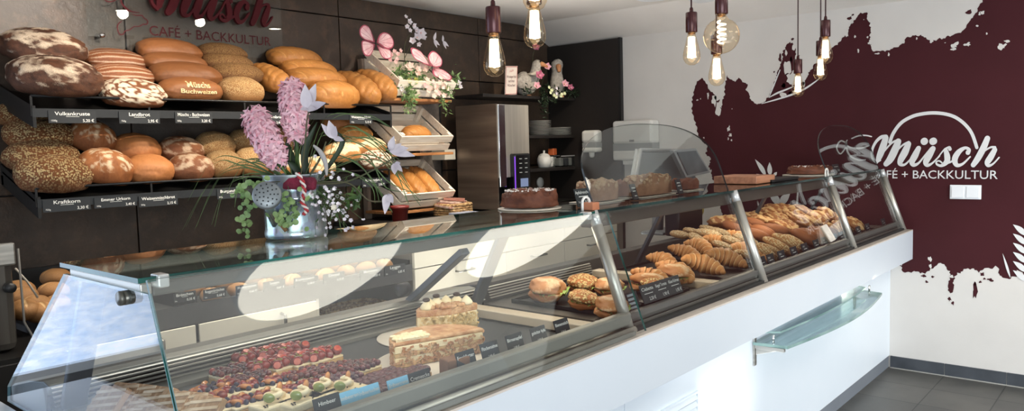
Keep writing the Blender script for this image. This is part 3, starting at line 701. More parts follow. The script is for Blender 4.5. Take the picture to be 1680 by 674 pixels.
for z, lab in ((zf1,'orange wooden rack board under the top crate'),(zf2,'orange wooden rack board under the middle crate'),(zf3,'orange wooden rack board under the bottom crate')):
    board(cx0-.04, cx1+.04, 3.48, YB-.06, z-.016, z, lab)
for x, lab in ((cx0-.02,'left wooden upright behind the crates'),(cx1+.0,'right wooden upright behind the crates')):
    tag(MB().bx(x, x+.03, YB-.06, YB-.02, zf3-.12, zf1+.25).build('rack_upright', mat('grey_wood', srgb(150,132,116), .6, c2=srgb(120,104,92), scale=8, stretch=(8,8,1)), loc=(x, YB-.04, zf3-.12)), lab, 'upright', 'crate rack uprights')
for z in (zf1-.14, zf2-.14):
    tag(MB().box((cx0+.02, 3.66, z), (.022, .30, .05), rotx(.62)).build('rack_brace', mat('grey_wood', None), loc=(cx0+.02, YB-.06, z)), 'grey diagonal wooden brace under the %s crate board' % ('top' if z > 1.5 else 'middle'), 'brace')
bread('wheat', 682, 221, 48, 26, 3.60, 'dark golden loaf lying in the middle wooden crate', kb=.5, tilt=.62)
for i, (u, v, rz_) in enumerate(((672,305,PI/2-.25),(688,296,PI/2-.25),(702,299,PI/2-.25))):
    c = ony(u, v, 3.62)
    o = bread('wheat', u, v, 30, 34, 3.64, ('leftmost','middle','rightmost')[i]+' of three long white loaves in the bottom crate', 'loaves in the bottom crate', kb=.36, rz=PI/2, tilt=0, roll=-.62)
    o.scale = (.15, .055/.62, .05/.5); o.location = T3(.09+.105*i, .15, .065+.005*i)
price_card(703, 323, 30, 13, 3.482, 'Weißbrot', '3,05 €', '750g', 'black price card reading Weißbrot on the bottom crate', group=None)
# ---------------------------------------------------------------- flowers
PINKW = mat('pale_pink_petal', srgb(232,196,190), .6, c2=srgb(214,164,160), scale=20)
WHITEP = mat('white_petal', srgb(238,232,234), .6, c2=srgb(216,206,214), scale=20, sss=.0)
LILACW = mat('lilac_white_petal', srgb(216,208,212), .6, c2=srgb(190,180,190), scale=20)
PINKH = mat('hyacinth_pink', srgb(222,150,166), .6, c2=srgb(240,200,206), scale=90, lo=.4, hi=.6)
MAGENTA = mat('magenta_petal', srgb(170,80,110), .6, c2=srgb(214,140,164), scale=40)
PEACH = mat('peach_petal', srgb(228,186,170), .6, c2=srgb(240,214,200), scale=30)
YEL = mat('yellow_green_petal', srgb(226,222,140), .6, c2=srgb(196,200,110), scale=30)
def petal(mb, c, dirv, up, L, W, curl=.25, mi=0, n=5):
    c, d, up = Vector(c), Vector(dirv).normalized(), Vector(up).normalized(); sd = d.cross(up)
    if sd.length < 1e-4: sd = d.orthogonal()
    sd.normalize(); up = sd.cross(d); vs = []
    for i in range(n+1):
        t = i/n; w = W*math.sin(PI*min(.97, .06+.92*t)**.75)*.5
        o = c + d*(L*t) + up*(curl*L*t*t)
        vs += [o - sd*w + up*(w*.3), o, o + sd*w + up*(w*.3)]
    fs = []
    for i in range(n):
        b = 3*i; fs += [(b,b+1,b+4,b+3),(b+1,b+2,b+5,b+4)]
    mb.add(vs, fs, mi, True)
def blossom(mb, c, nrm, r, k=5, W=.8, curl=.25, mi=0, cmi=None, rr=None):
    n = Vector(nrm).normalized(); a = n.orthogonal().normalized(); b = n.cross(a)
    off = (rr or random).random()*6
    for i in range(k):
        t = 2*PI*i/k+off; d = a*math.cos(t)+b*math.sin(t)+n*.35
        petal(mb, c, d, n, r, r*W, curl, mi)
    if cmi is not None: mb.ball(Vector(c)+n*r*.12, r*.16, 8, 5, cmi)
def leaf_cloud(mb, pts, r, count, L, W, rs, mi=0, droop=0):
    for _ in range(count):
        p = Vector(rs.choice(pts)) + Vector((rs.gauss(0,r),rs.gauss(0,r),rs.gauss(0,r)))
        d = Vector((rs.gauss(0,1),rs.gauss(0,1),rs.gauss(0,.7)-droop)); petal(mb, p, d, (rs.gauss(0,1),rs.gauss(0,1),1), L*rs.uniform(.6,1.3), W*rs.uniform(.7,1.2), .2, mi, 3)
rs = random.Random(11)
P3 = lambda u, v, y: ony(u, v, y)
# foliage bed in the top crate
fb = MB(); pts = [P3(u, v, y) for u, v, y in ((650,122,3.56),(660,126,3.52),(670,130,3.5),(690,132,3.5),(700,138,3.48),(720,138,3.48),(740,140,3.48),(675,120,3.55),(730,150,3.46),(672,150,3.46),(668,160,3.455),(745,128,3.5),(650,135,3.49),(662,118,3.56))]
leaf_cloud(fb, pts, .020, 620, .034, .013, rs)
for u0, u1 in ((672,668),(680,674),(722,732)):
    a = P3(u0, 145, 3.46); b_ = P3(u1, 182, 3.45)
    fb.tube([a, (a+b_)/2+Vector((0,-.01,0)), b_], .0016, 5)
    leaf_cloud(fb, [a+(b_-a)*t for t in (.2,.4,.6,.8,1)], .010, 50, .026, .011, rs, droop=.6)
fol = tag(fb.build('crate_foliage', GREEN_L, loc=P3(690, 140, 3.55)), 'trailing green foliage filling the top wooden crate', 'foliage', kind='stuff')
def cluster(name, items, mats_, label, cat='flowers', **k):
    b = MB()
    for u, v, y, r, mi in items: blossom(b, P3(u, v, y), (rs.gauss(-.35,.3), -1, rs.gauss(.2,.3)), r, 5, .85, .2, mi, None, rs)
    o = b.build(name, mats_, loc=P3(items[0][0], items[0][1], items[0][2])); return tag(o, label, cat, **k)
it = [(u+rs.uniform(-3,3), v+rs.uniform(-3,3), 3.44, .021, rs.choice((0,0,1))) for u, v in ((700,132),(694,138),(724,130),(732,136),(706,142),(714,148),(720,138),(712,136),(728,142),(720,152),(726,158),(734,146),(698,142),(710,156),(704,150),(716,144))]
cluster('hydrangea_bloom', it, [PEACH, PINKW], 'peach hydrangea bloom at the crate\'s front right corner', 'flower')
it = [(u+rs.uniform(-2,2), v, 3.5, .026, 0) for u, v in ((667,112),(675,108),(683,113),(690,107),(697,112),(672,118),(684,120))]
cluster('hydrangea_bloom', it, [PEACH], 'peach hydrangea bloom at the crate\'s middle', 'flower')
it = [(u+rs.uniform(-3,3), v+rs.uniform(-3,3), 3.5, .017, 0) for u, v in ((640,92),(646,86),(652,90),(648,96),(654,84),(642,98),(650,100),(640,88))]
cluster('hydrangea_bloom', it, [PINKW], 'pale pink bloom under the left butterfly', 'flower')
for i, (u, v) in enumerate(((669,134),(680,133),(690,135))):
    b = MB(); c = P3(u, v, 3.455); r = (.024,.026,.016)[i]
    for k in range(3): blossom(b, c+Vector((0,-.002*k,0)), (0,-1,.2), r*(1-.2*k), 6, .9, .5+.25*k, 0, None, rs)
    tag(b.build('ranunculus', YEL, loc=c), 'yellow-green ranunculus, %s of three over the crate front' % ('leftmost','middle','smallest and rightmost')[i], 'flower', 'yellow ranunculus')
for i, (u, v) in enumerate(((655,140),(752,137))):
    b = MB(); c = P3(u, v, 3.47); blossom(b, c, (-.5,-1,.3), .024, 5, .8, .2, 0, 1, rs); blossom(b, c+Vector((.015,0,-.02)), (-.3,-1,0), .018, 5, .8, .2, 0, 1, rs)
    if i: b.tube([c, c+Vector((-.03,.02,-.03)), P3(735,150,3.5)], .0015, 5, 2)
    tag(b.build('white_blossom', [WHITEP, YEL, STEM], loc=c), ('white blossom at the front left corner of the top crate','white blossom hanging out to the right of the top crate')[i], 'flower')
# orchid spray standing in the crate
ob = thing('orchid_spray', P3(668,128,3.6), 'tall dark stem with white orchid blossoms rising from the crate', 'orchid')
sb = MB(); path = smooth_path([tuple(P3(u, v, 3.62)) for u, v in ((668,128),(664,100),(665,70),(676,50),(668,30),(664,24))], 8)
sb.tube(path, .0025, 6); sb.tube([tuple(P3(u, v, 3.62)) for u, v in ((664,95),(672,78),(684,64))], .002, 6); sb.build('stem', STEM, ob)
for u, v, r in ((665,28,.017),(671,36,.024),(668,43,.019),(678,42,.024),(683,50,.024),(690,54,.038),(684,62,.034),(677,67,.027),(694,62,.026),(687,72,.02),(672,50,.018)):
    b = MB(); blossom(b, P3(u, v, 3.60), (rs.gauss(-.4,.3),-1,rs.gauss(0,.3)), r, 5, .9, .2, 0, 1, rs); b.build('blossom', [WHITEP, PINKW], ob)
for i, (u, v, y) in enumerate(((712,66,3.6),(727,68,3.6))):
    b = MB(); c = P3(u, v, y); 
    petal(b, c, (.25,0,-1), (0,-1,0), .05, .02, .3); petal(b, c, (-.5,-.2,.6) if i else (.1,0,.8), (0,-1,0), .05, .025, .3); petal(b, c, (.8,0,-.6), (0,-1,0), .05, .022, .2)
    b.tube([c, c+Vector((.01,.02,-.08)), P3(700,120,3.62)], .0014, 5, 1)
    tag(b.build('white_blossom', [WHITEP, STEM], loc=c), ('small upright white bud','drooping white bud')[i]+' beside the orchid spray', 'flower')
# butterflies
BW = mat('butterfly_wing', srgb(240,206,206), .6, c2=srgb(226,170,176), scale=14, lo=.45, hi=.6)
BV = mat('butterfly_vein', srgb(176,74,96), .6, c2=srgb(150,60,80), scale=30)
def butterfly(u, v, y, wings, label):
    c = P3(u, v, y); th = thing('decorative_butterfly', c, label, 'butterfly', 'pink butterflies on the crate')
    b = MB(); b.tube([c+Vector((0,-.004,.018)), c+Vector((0,-.006,0)), c+Vector((0,-.004,-.025))], [.002,.0045,.002], 8); b.build('body', BLACK, th)
    for pts in wings:
        root = P3(pts[0][0], pts[0][1], y); W_ = [P3(a, q, y-.006) for a, q in pts]
        cen = sum(W_, Vector())/len(W_)
        sm = smooth_path([tuple(p) for p in W_]+[tuple(W_[0])], 5)
        b = MB(); vs = [Vector(p) for p in sm[:-1]]; n_ = len(vs)
        inner = [cen+(p-cen)*.86+Vector((0,-.002,0)) for p in vs]; 
        vs2 = vs+inner+[cen+Vector((0,-.012,0))]
        fs = [(i,(i+1)%n_,n_+(i+1)%n_,n_+i) for i in range(n_)]; b.add(vs2, fs, 1, True)
        b.add(inner+[cen+Vector((0,-.008,0))], [(i,(i+1)%n_,n_) for i in range(n_)], 0, True)
        for k in range(2, n_, max(2, n_//7)): b.tube([W_[0]+Vector((0,-.007,0)), (W_[0]+inner[k])/2+Vector((0,-.0105,0)), inner[k]+Vector((0,-.001,0))], .0007, 4, 1)
        b.build('wing', [BW, BV], th)
butterfly(615.5, 72, 3.5, [[(614,70),(610,54),(604,43),(596,41),(590,48),(591,58),(598,65)],[(614,73),(604,68),(594,67),(594,80),(598,90),(606,92),(612,84)],[(618,70),(622,58),(630,53),(640,57),(646,68),(644,78),(634,80)],[(618,74),(626,78),(640,82),(642,94),(634,97),(626,92)]], 'pink butterfly perched on the left side of the top crate')
butterfly(708, 111, 3.46, [[(706,109),(700,98),(690,84),(676,78),(674,84),(680,96),(694,104)],[(708,109),(702,94),(708,84),(716,86),(725,97),(724,108),(716,111)],[(709,113),(718,112),(730,116),(741,126),(738,132),(726,130),(712,124)]], 'pink butterfly with spread wings at the right of the top crate')
# ================================================================ steel coffee cooler with black control panel
xf, yf = 3.713, 3.30; zt = 1.668; zb = .985
fr = thing('coffee_machine', (xf+.17, 3.5, zb), 'tall brushed steel coffee machine with black touch panel at the back', 'coffee machine')
STEELB = mat('steel_brown_reflection', srgb(132,116,102), .32, .5, c2=srgb(96,82,72), scale=3, stretch=(1,.3,4))  # brown tint stands in for what the steel side reflects
MB().bx(xf, xf+.01, yf, 3.66, zb, zt).build('side_panel', STEELB, fr)
MB().bx(xf+.01, 4.05, yf+.004, 3.66, 1.19, zt-.003).build('housing', mat('steel_front', srgb(186,178,166), .35, .35, c2=srgb(170,162,150), scale=5, stretch=(8,1,.3)), fr, bev=.004)
MB().bx(xf+.02, 3.80, yf-.004, yf+.006, 1.13, zt-.004).build('front_rib', CHROME, fr, bev=.004)
MB().bx(xf+.01, 4.05, 3.40, 3.66, zb, 1.19).bx(xf+.01, 4.05, yf+.01, 3.66, zb, zb+.05).build('dispensing_bay', BLACK, fr)
MB().bx(3.86, 3.92, yf+.02, yf+.09, 1.10, 1.20).build('coffee_spout', BLACKM, fr)
a = ony(843, 252, yf-.03); b_ = ony(871, 318, yf-.03)
cp = MB().bx(a.x, b_.x, yf-.035, yf+.03, b_.z-.01, a.z).build('control_panel', mat('gloss_black', srgb(16,16,18), .15, c2=srgb(22,22,25), scale=4), fr, bev=.012)
MB().bx(a.x-.003, a.x+.006, yf-.0375, yf-.0355, b_.z+.02, a.z-.02).build('led_strip', emit('purple_led', srgb(150,80,240), 1.1), cp)
bt = MB()
for i in range(4):
    for j in range(2): x = a.x+(b_.x-a.x)*(.36+.34*j); z = a.z-.035-.03*i; bt.bx(x-.012, x+.012, yf-.0375, yf-.0352, z-.002, z+.002)
bt.build('button_legends', CARDTXT, cp)
MB().bx(a.x+(b_.x-a.x)*.34, a.x+(b_.x-a.x)*.80, yf-.0375, yf-.0352, a.z-.22, a.z-.165).build('screen', emit('panel_screen', srgb(150,165,200), .7), cp)
# small cream box between crates and machine
tag(MB().bx(3.60, 3.70, 3.66, 3.80, ony(735,262,3.7).z, ony(735,245,3.7).z).build('wall_box', CREAMW, loc=(3.65,3.80,1.33), bev=.003), 'small cream wall box between the crates and coffee machine', 'box')
pf = thing('picture_frame', (3.62, YB-.004, 1.2), 'dark framed notice on the wall behind the wooden crates', 'picture frame')
MB().bx(3.50, 3.70, YB-.02, YB-.003, 1.02, 1.72).build('frame', BLACK, pf); MB().bx(3.52, 3.68, YB-.023, YB-.019, 1.04, 1.70).build('print', mat('frame_print', srgb(120,110,102), .4, c2=srgb(60,54,50), scale=12), pf)
# ================================================================ niche shelves
def nshelf(x0, x1, y0, z, label):
    return tag(MB().bx(x0, x1, y0, YB-.002, z-.022, z).build('wall_shelf', DARKW, loc=((x0+x1)/2, YB, z), bev=.002), label, 'shelf')
ZG = 1.752; ZP = ony(885, 222, 3.6).z; ZS = ony(885, 276, 3.6).z
nshelf(3.86, 4.91, 3.54, ZG, 'dark wall shelf carrying the white toy geese')
nshelf(4.10, 4.90, 3.54, ZP, 'dark wall shelf carrying stacked plates')
nshelf(4.10, 4.90, 3.54, ZS, 'dark wall shelf carrying the sugar pot and plastic box')
PORC = mat('white_porcelain', srgb(236,234,228), .2, c2=srgb(230,228,222), scale=3, coat=.3)
pl0 = None
def plate_stack(x, y, z, r, n, what):
    global pl0
    for k in range(n):
        if pl0 is None:
            pl0 = MB().lathe([(0,.002),(.55,.002),(.60,0),(.62,.004),(.95,.045),(1,.055),(.985,.058),(.62,.018),(0,.012)], (0,0,0), 36).build('plate', PORC, None)
            o = pl0
        else: o = pl0.copy(); COL.objects.link(o)
        o.location = (x, y, z+.0005+k*.0105); o.scale = (r, r, r*1.3 if r < .08 else r)
        pos = 'bottom plate' if k == 0 else 'top plate' if k == n-1 else ORD[k]+' plate from the bottom'
        o['label'] = '%s of the %s' % (pos, what); o['category'] = 'plate'; o['group'] = what
c = ony(885, 218, 3.66); plate_stack(c.x, 3.66, ZP, .092, 11, 'tall stack of small white plates in the niche')
c = ony(914, 218, 3.66); plate_stack(c.x+.02, 3.665, ZP, .105, 6, 'low stack of larger white plates in the niche')
# sugar pot
c = ony(893, 274, 3.62); z = ZS
sp_ = thing('sugar_pot', (c.x, 3.62, z), 'white porcelain pot with lid on the lower niche shelf', 'pot')
MB().lathe([(.03,.001),(.045,.006),(.055,.045),(.054,.07),(.042,.095),(.040,.094)], (c.x,3.62,z), 28).build('bowl', PORC, sp_)
MB().lathe([(.043,.094),(.03,.106),(.008,.112),(.006,.120),(.010,.128),(0,.134)], (c.x,3.62,z), 24).build('lid', PORC, sp_)
h = MB(); h.tube([(c.x+.05,3.62,z+.075),(c.x+.08,3.60,z+.078),(c.x+.085,3.60,z+.045),(c.x+.052,3.62,z+.03)], .006, 8); h.build('handle', PORC, sp_)
c2 = ony(906, 268, 3.64)
tag(MB().lathe([(.035,.001),(.042,.01),(.046,.075),(.043,.078),(.04,.02)], (c2.x+.03,3.68,ZS), 24).build('mug', PORC, loc=(c2.x+.03,3.68,ZS)), 'white mug behind the porcelain pot on lower niche shelf', 'mug')
c = ony(925, 270, 3.62); bx_ = thing('storage_box', (c.x, 3.62, ZS), 'clear plastic box of sachets on the lower niche shelf', 'box')
PLAS = pane_mat('clear_plastic', (.78,.8,.8,1), .08, .15)
b = MB(); x0, x1 = c.x-.11, c.x+.11
b.bx(x0,x1,3.56,3.562,ZS,ZS+.085).bx(x0,x1,3.70,3.702,ZS,ZS+.085).bx(x0,x0+.002,3.562,3.70,ZS,ZS+.085).bx(x1-.002,x1,3.562,3.70,ZS,ZS+.085).bx(x0,x1,3.56,3.70,ZS,ZS+.003); b.build('tub', PLAS, bx_)
b = MB(); b.bx(x0-.003,x1+.003,3.557,3.563,ZS+.08,ZS+.088).bx(x0-.003,x1+.003,3.70,3.705,ZS+.08,ZS+.088); b.build('rim', mat('grey_plastic', srgb(150,150,150), .4), bx_)
for i, (dx, cc) in enumerate(((-.07,(210,205,198)),(0,(90,88,92)),(.06,(200,196,190)))):
    tag(MB().box((c.x+dx, 3.63, ZS+.038), (.055,.08,.06), rotz(.2*i)).build('sachet_bundle', mat('sachet%d'%i, srgb(*cc), .6, scale=20), loc=(c.x+dx,3.63,ZS+.005), bev=.006), '%s sachet bundle inside the clear plastic box' % ('left pale','middle dark','right pale')[i], 'sachets')
tag(MB().box((c.x-.09,3.66,ZS+.118),(.07,.05,.052),rotz(.3)).build('sachet_bundle', mat('orange_pack', srgb(196,98,50), .5, scale=12), loc=(c.x-.09,3.66,ZS+.09), bev=.006), 'orange packet sticking out above the clear plastic box', 'packet')
# round white wall socket
c = ony(888, 299, YB-.02); so = thing('wall_socket', (c.x, YB-.004, c.z), 'round white wall socket between the niche shelf and cake', 'socket')
MB().lathe([(0,-.014),(.038,-.012),(.042,0)], (c.x, YB-.004, c.z), 28, R=rotx(-PI/2)).build('cover', PORC, so)
# geese
FUR = mat('white_plush', srgb(206,198,186), .95, c2=srgb(176,166,154), scale=60, bump=.9, bscale=220)
BEAK = mat('goose_beak', srgb(208,148,100), .6, c2=srgb(190,128,84), scale=14)
def goose(c, label, face, pose):
    th = thing('toy_goose', c, label, 'toy goose', rz=face)
    def skin(pts, ring=14): return pts
    b = MB()
    if pose == 'side':
        b.tube(smooth_path([(-.105,0,.05),(-.09,0,.07),(-.03,0,.085),(.03,0,.095),(.06,0,.13),(.072,0,.17),(.085,0,.20),(.10,0,.215),(.125,0,.218)], 4),
               [x[0] for x in smooth_path([(.01,),(.045,),(.082,),(.07,),(.048,),(.036,),(.04,),(.036,),(.012,)], 4)], 18)
    else:
        b.tube(smooth_path([(0,0,.004),(0,0,.03),(0,0,.08),(0,0,.13),(.004,0,.17),(.008,0,.205),(.004,0,.225),(0,0,.232)], 4),
               [x[0] for x in smooth_path([(.035,),(.05,),(.055,),(.046,),(.038,),(.045,),(.038,),(.01,)], 4)], 18)
    body = b.build('body', FUR, None); body.parent = th
    for v in body.data.vertices:
        n = noise.noise_vector(Vector(v.co)*60); v.co += n*.0035
    b = MB()
    if pose == 'side':
        b.tube([(.105,0,.222),(.14,0,.214),(.178,0,.196)], [.026,.021,.008], 12, flat=.75)
        e = [(.112,.034,.232),(.112,-.034,.232)]
    else:
        b.tube([(.03,0,.205),(.052,0,.192),(.066,0,.160)], [.02,.022,.012], 12, flat=.8); e = [(.03,.03,.215),(.03,-.03,.215)]
    k = b.build('beak', BEAK, None); k.parent = th
    for p in e: q = MB().ball(p, .006, 10, 6).build('eye', BLACK, None); q.parent = th
    if pose == 'side':
        s = MB(); 
        for sy in (-1, 1): s.prism([(.02,.145),(.115,.118),(.125,.155),(.085,.172)], (0,.052*sy,0), (1,0,0), (0,0,1), (0,.01*sy,0))
        s.tube([(.06+.045*math.cos(a), .05*math.sin(a), .150) for a in [2*PI*i/16 for i in range(17)]], .008, 6)
        k = s.build('neck_scarf', mat('cream_scarf', srgb(214,204,186), .8, scale=20), None); k.parent = th
        for sy in (-1, 1):
            w_ = MB().ball((-.04, .062*sy, .09), (.06,.022,.045), 14, 8).build('wing', FUR, None); w_.parent = th
    for dy in (-.025, .025):
        f = MB(); f.tube([(.0,dy,.05),(.0,dy,.012)], .006, 6); f.prism([(0,-.008),(.03,-.016),(.034,.016),(0,.008)], (0,dy,.0015), (1,0,0), (0,1,0), (0,0,.01)); k = f.build('foot', BEAK, None); k.parent = th
    return th
c = ony(864, 153, 3.62); g1 = goose((c.x-.0, 3.62, ZG), 'white plush goose in profile with a cream neckerchief on top shelf', -.75, 'side'); g1.scale = (.92,.92,1.08)
c = ony(911, 150, 3.60); g2 = goose((4.765, 3.60, ZG), 'white plush goose facing the shop on the top niche shelf', -2.2, 'front'); g2.scale = (1.0,1.0,1.2)
# notice board
c0 = ony(826, 106, 3.56); c1 = ony(848, 152, 3.56)
nb = thing('notice_card', ((c0.x+c1.x)/2, 3.56, ZG), 'small red-bordered notice card leaning on the top niche shelf', 'notice')
w_, h_ = .128, .20; R_ = rotx(.12)@roty(-.06); o_ = Vector((c0.x+.075, 3.558, ZG+h_/2+.002))
MB().box(o_, (w_, .005, h_), R_).build('card', mat('notice_paper', srgb(240,226,214), .6, scale=5), nb)
L = MB(); X, Zd = R_@Vector((1,0,0)), R_@Vector((0,0,1)); oo = o_+R_@Vector((0,-.0032,0))
for s in (-1,1): 
    L.box(oo+X*(w_*.47*s), (.004,.0005,h_*.96), R_); L.box(oo+Zd*(h_*.475*s), (w_*.94,.0005,.004), R_)
L.build('border', mat('notice_red', srgb(190,90,86), .6), nb)
L = MB(); put_text(L, 'Hallo', oo+Zd*.06, X+Zd*.25, Zd, size=.022, align='C'); L.build('heading', mat('notice_red', None), nb)
L = MB()
for i, s in enumerate(('Wir belegen frisch','nach Ihren','Wünschen!')): put_text(L, s, oo+Zd*(.018-.03*i), X, Zd, size=.026, width=w_*(.8,.5,.66)[i], align='C', bold=.01)
L.build('lettering', mat('notice_ink', srgb(110,60,56), .6), nb)
# pink blossoms around the geese
for i, (u, v, y, r, mt) in enumerate(((878,78,3.56,.036,MAGENTA),(884,124,3.5,.042,MAGENTA),(897,110,3.52,.035,PINKH),(880,141,3.49,.034,PINKH),(926,138,3.5,.036,PINKH),(935,144,3.5,.032,MAGENTA))):
    c = ony(u, v, y); b = MB(); blossom(b, c, (-.6,-1,.3), r, 5, .85, .3, 0, 1, rs); blossom(b, c+Vector((.005,-.01,0)), (-.6,-1,.1), r*.6, 5, .8, .5, 0, None, rs)
    b.tube([c, c+Vector((.01,.03,-.05)), Vector((c.x, 3.6, ZG+.01)) if i else Vector((c.x, 3.62, ZG+.02))], .002, 5, 2)
    tag(b.build('magnolia_blossom', [mt, YEL, STEM], loc=c), ('magenta magnolia blossom above the profile goose','large magenta magnolia blossom between the two geese','upright pink blossom beside the front-facing goose','small pale pink blossom low between the geese','pink blossom right of the front-facing goose','magenta blossom at the right end of goose shelf')[i], 'flower')
gb = MB(); pts = [ony(u, v, 3.52) for u, v in ((865,148),(890,148),(900,145),(915,150),(930,152),(945,152),(893,160),(892,170))]
leaf_cloud(gb, pts, .016, 260, .03, .011, rs)
for u0, u1, v1 in ((894,891,178),(896,894,190),(905,910,168)):
    a = ony(u0, 150, 3.5); b_ = ony(u1, v1, 3.49); leaf_cloud(gb, [a+(b_-a)*t for t in (.2,.4,.6,.8,1)], .008, 36, .026, .010, rs, droop=.5)
a = ony(930,150,3.5)
for u, v in ((962,148),(958,160),(950,156)): b_ = ony(u, v, 3.5); gb.tube([a, (a+b_)/2+Vector((0,0,.012)), b_], .0012, 4); leaf_cloud(gb, [a+(b_-a)*t for t in (.4,.6,.8,1)], .004, 16, .02, .006, rs)
tag(gb.build('goose_shelf_garland', GREEN_D, loc=ony(900,150,3.52)), 'dark green leafy garland trailing from the goose shelf', 'foliage', kind='stuff')
it = [(u+rs.uniform(-2,2), v+rs.uniform(-2,2), 3.48, .017, rs.choice((0,0,1))) for u, v in ((900,142),(905,150),(914,152),(920,156),(912,146),(926,152),(908,157),(918,158),(902,152),(911,160))]
cluster('hydrangea_bloom', it, [mat('cream_green_petal', srgb(226,226,196), .6, c2=srgb(196,204,150), scale=30), WHITEP], 'cream green hydrangea bloom hanging below the front-facing goose', 'flower')
# ================================================================ dispensers on the white wall
WPL = mat('white_plastic', srgb(232,230,224), .3, c2=srgb(226,224,218), scale=3)
def wall_local(u0, u1, v0, v1, x=XE): 
    a, b_ = onx(u0, v0, x), onx(u1, v1, x); return b_.y, a.y, b_.z, a.z
y0, y1, z0, z1 = wall_local(1017, 1083, 199, 262)
pt = thing('paper_towel_dispenser', (XE-.001, (y0+y1)/2, z0), 'large white paper towel dispenser on the white wall', 'dispenser')
MB().bx(XE-.11, XE-.0005, y0, y1, z0+.12, z1).build('cover', WPL, pt, bev=.02); MB().bx(XE-.105, XE-.0005, y0+.004, y1-.004, z0+.07, z0+.125).build('window_band', mat('grey_window', srgb(150,152,152), .25, scale=3), pt)
MB().bx(XE-.11, XE-.0005, y0, y1, z0, z0+.075).build('tray', WPL, pt, bev=.015); MB().bx(XE-.09, XE-.03, y0+.08, y1-.08, z0-.03, z0+.004).build('paper_towel', mat('paper', srgb(236,234,230), .9, scale=30), pt)
MB().bx(XE-.1115, XE-.109, (y0+y1)/2-.02, (y0+y1)/2+.02, z0+.135, z0+.15).build('maker_badge', mat('badge', srgb(150,150,148), .5), pt)
y0, y1, z0, z1 = wall_local(964, 990, 214, 258, XE-.03)
sd = thing('soap_dispenser', (XE-.031, (y0+y1)/2, z0), 'small white soap dispenser on the dark cladding', 'dispenser')
X_ = XE-.031
MB().bx(X_-.09, X_, y0, y1, z0+.11, z1).build('cover', WPL, sd, bev=.022); MB().bx(X_-.086, X_, y0+.006, y1-.006, z0+.075, z0+.115).build('window_band', mat('grey_window', None), sd, bev=.006)
MB().bx(X_-.09, X_, y0+.004, y1-.004, z0+.04, z0+.08).build('push_bar', WPL, sd, bev=.015); MB().lathe([(.012,0),(.02,.012),(.022,.045)], (X_-.05, (y0+y1)/2, z0), 16).build('nozzle', WPL, sd)
# ================================================================ back counter
bc = thing('back_counter', (3.8, 3.5, 0), 'cream drawer cabinet with dark worktop along the slate wall', 'cabinet')
XD = 2.79; YD = 3.1
MB().bx(XD, XE-.04, YD-.02, YB-.01, .945, .972).build('worktop', mat('dark_worktop', srgb(34,32,31), .35, c2=srgb(44,42,40), scale=8), bc, bev=.002)
MB().bx(XD, XE-.04, YD+.02, YB-.01, .0, .945).build('carcass', mat('carcass_grey', srgb(120,116,108), .5), bc)
HND = mat('steel_handle', srgb(120,118,112), .3, .9)
def front(x0, x1, z0, z1, nm, parent):
    f = MB().bx(x0+.003, x1-.003, YD, YD+.02, z0+.003, z1-.003).build(nm, CREAMW, parent, bev=.002)
    h = MB(); xm = (x0+x1)/2; zz = z1-.055; h.tube([(xm-.065,YD,zz),(xm-.065,YD-.03,zz),(xm+.065,YD-.03,zz),(xm+.065,YD,zz)], .006, 8)
    h.build('handle', HND, f)
xd = [XD, 3.55, 4.15, 4.80]
for a, b_ in zip(xd[:-1], xd[1:]):
    for z0, z1 in ((.745,.94),(.54,.745),(.1,.54)): front(a, b_, z0, z1, 'drawer', bc)
# roll bins, X 1.0 .. 2.75
rb = thing('roll_shelf', (1.9, 3.5, 0), 'dark open shelf unit with roll bins under the bread shelves', 'shelf unit')
DKS = mat('dark_shelf_board', srgb(70,70,70), .5, c2=srgb(60,60,60), scale=4)
MB().bx(1.03, XD-.02, YD, YB-.01, .70, .735).build('bin_floor', DKS, rb); MB().bx(1.03, XD-.02, YD-.004, YD+.012, .69, .775).build('front_lip', DKS, rb)
MB().bx(1.03, XD-.02, YB-.03, YB-.01, .1, .92).build('back_panel', BLACK, rb)
MB().bx(1.03, XD-.02, YD, YB-.01, .42, .445).build('lower_board', DKS, rb)
MB().bx(1.03, XD-.02, YD+.02, YB-.05, .06, .42).build('plinth', CREAMW, rb)
for x in (1.03, 1.56, 2.17, XD-.032): MB().bx(x, x+.012, YD+.012, YB-.03, .735, .80).build('divider', BLACKM, rb)
for x0, x1 in ((1.035,1.55),(1.56,2.15)):
    f = MB().bx(x0+.003, x1-.003, YD-.012, YD-.001, .45, .685).build('drawer', CREAMW, rb, bev=.002)
    h = MB(); xm = (x0+x1)/2+.1; h.tube([(xm,YD-.012,.66),(xm,YD-.045,.655),(xm,YD-.045,.585),(xm,YD-.012,.58)], .008, 8); h.build('handle', HND, f)
MB().bx(2.155, 2.17, YD, YB-.05, .445, .69).build('side_panel', CREAMW, rb)
for i, (u, n_, p_) in enumerate(((303,'Brötchen','0,35 €'),(352,'Roggenbrötchen','0,68 €'),(405,'Mohnbrötchen','0,60 €'),(450,'Sesam','0,60 €'),(500,'Kürbiskern','0,78 €'),(548,'Dinkel','0,75 €'),(608,'Mehrkorn','0,80 €'),(648,'Laugen','0,85 €'))):
    c = ony(u, 487-i*6.4, YD-.007); price_card(u, 487-i*6.4, 34, 16, YD-.0075, n_, p_, 'Stk.', 'black price card reading %s on the roll bin front' % n_, group='price cards on the roll bins')
RM = bread_mat('roll_crust', srgb(104,66,36), srgb(172,126,80), srgb(216,180,130), bump=.3)
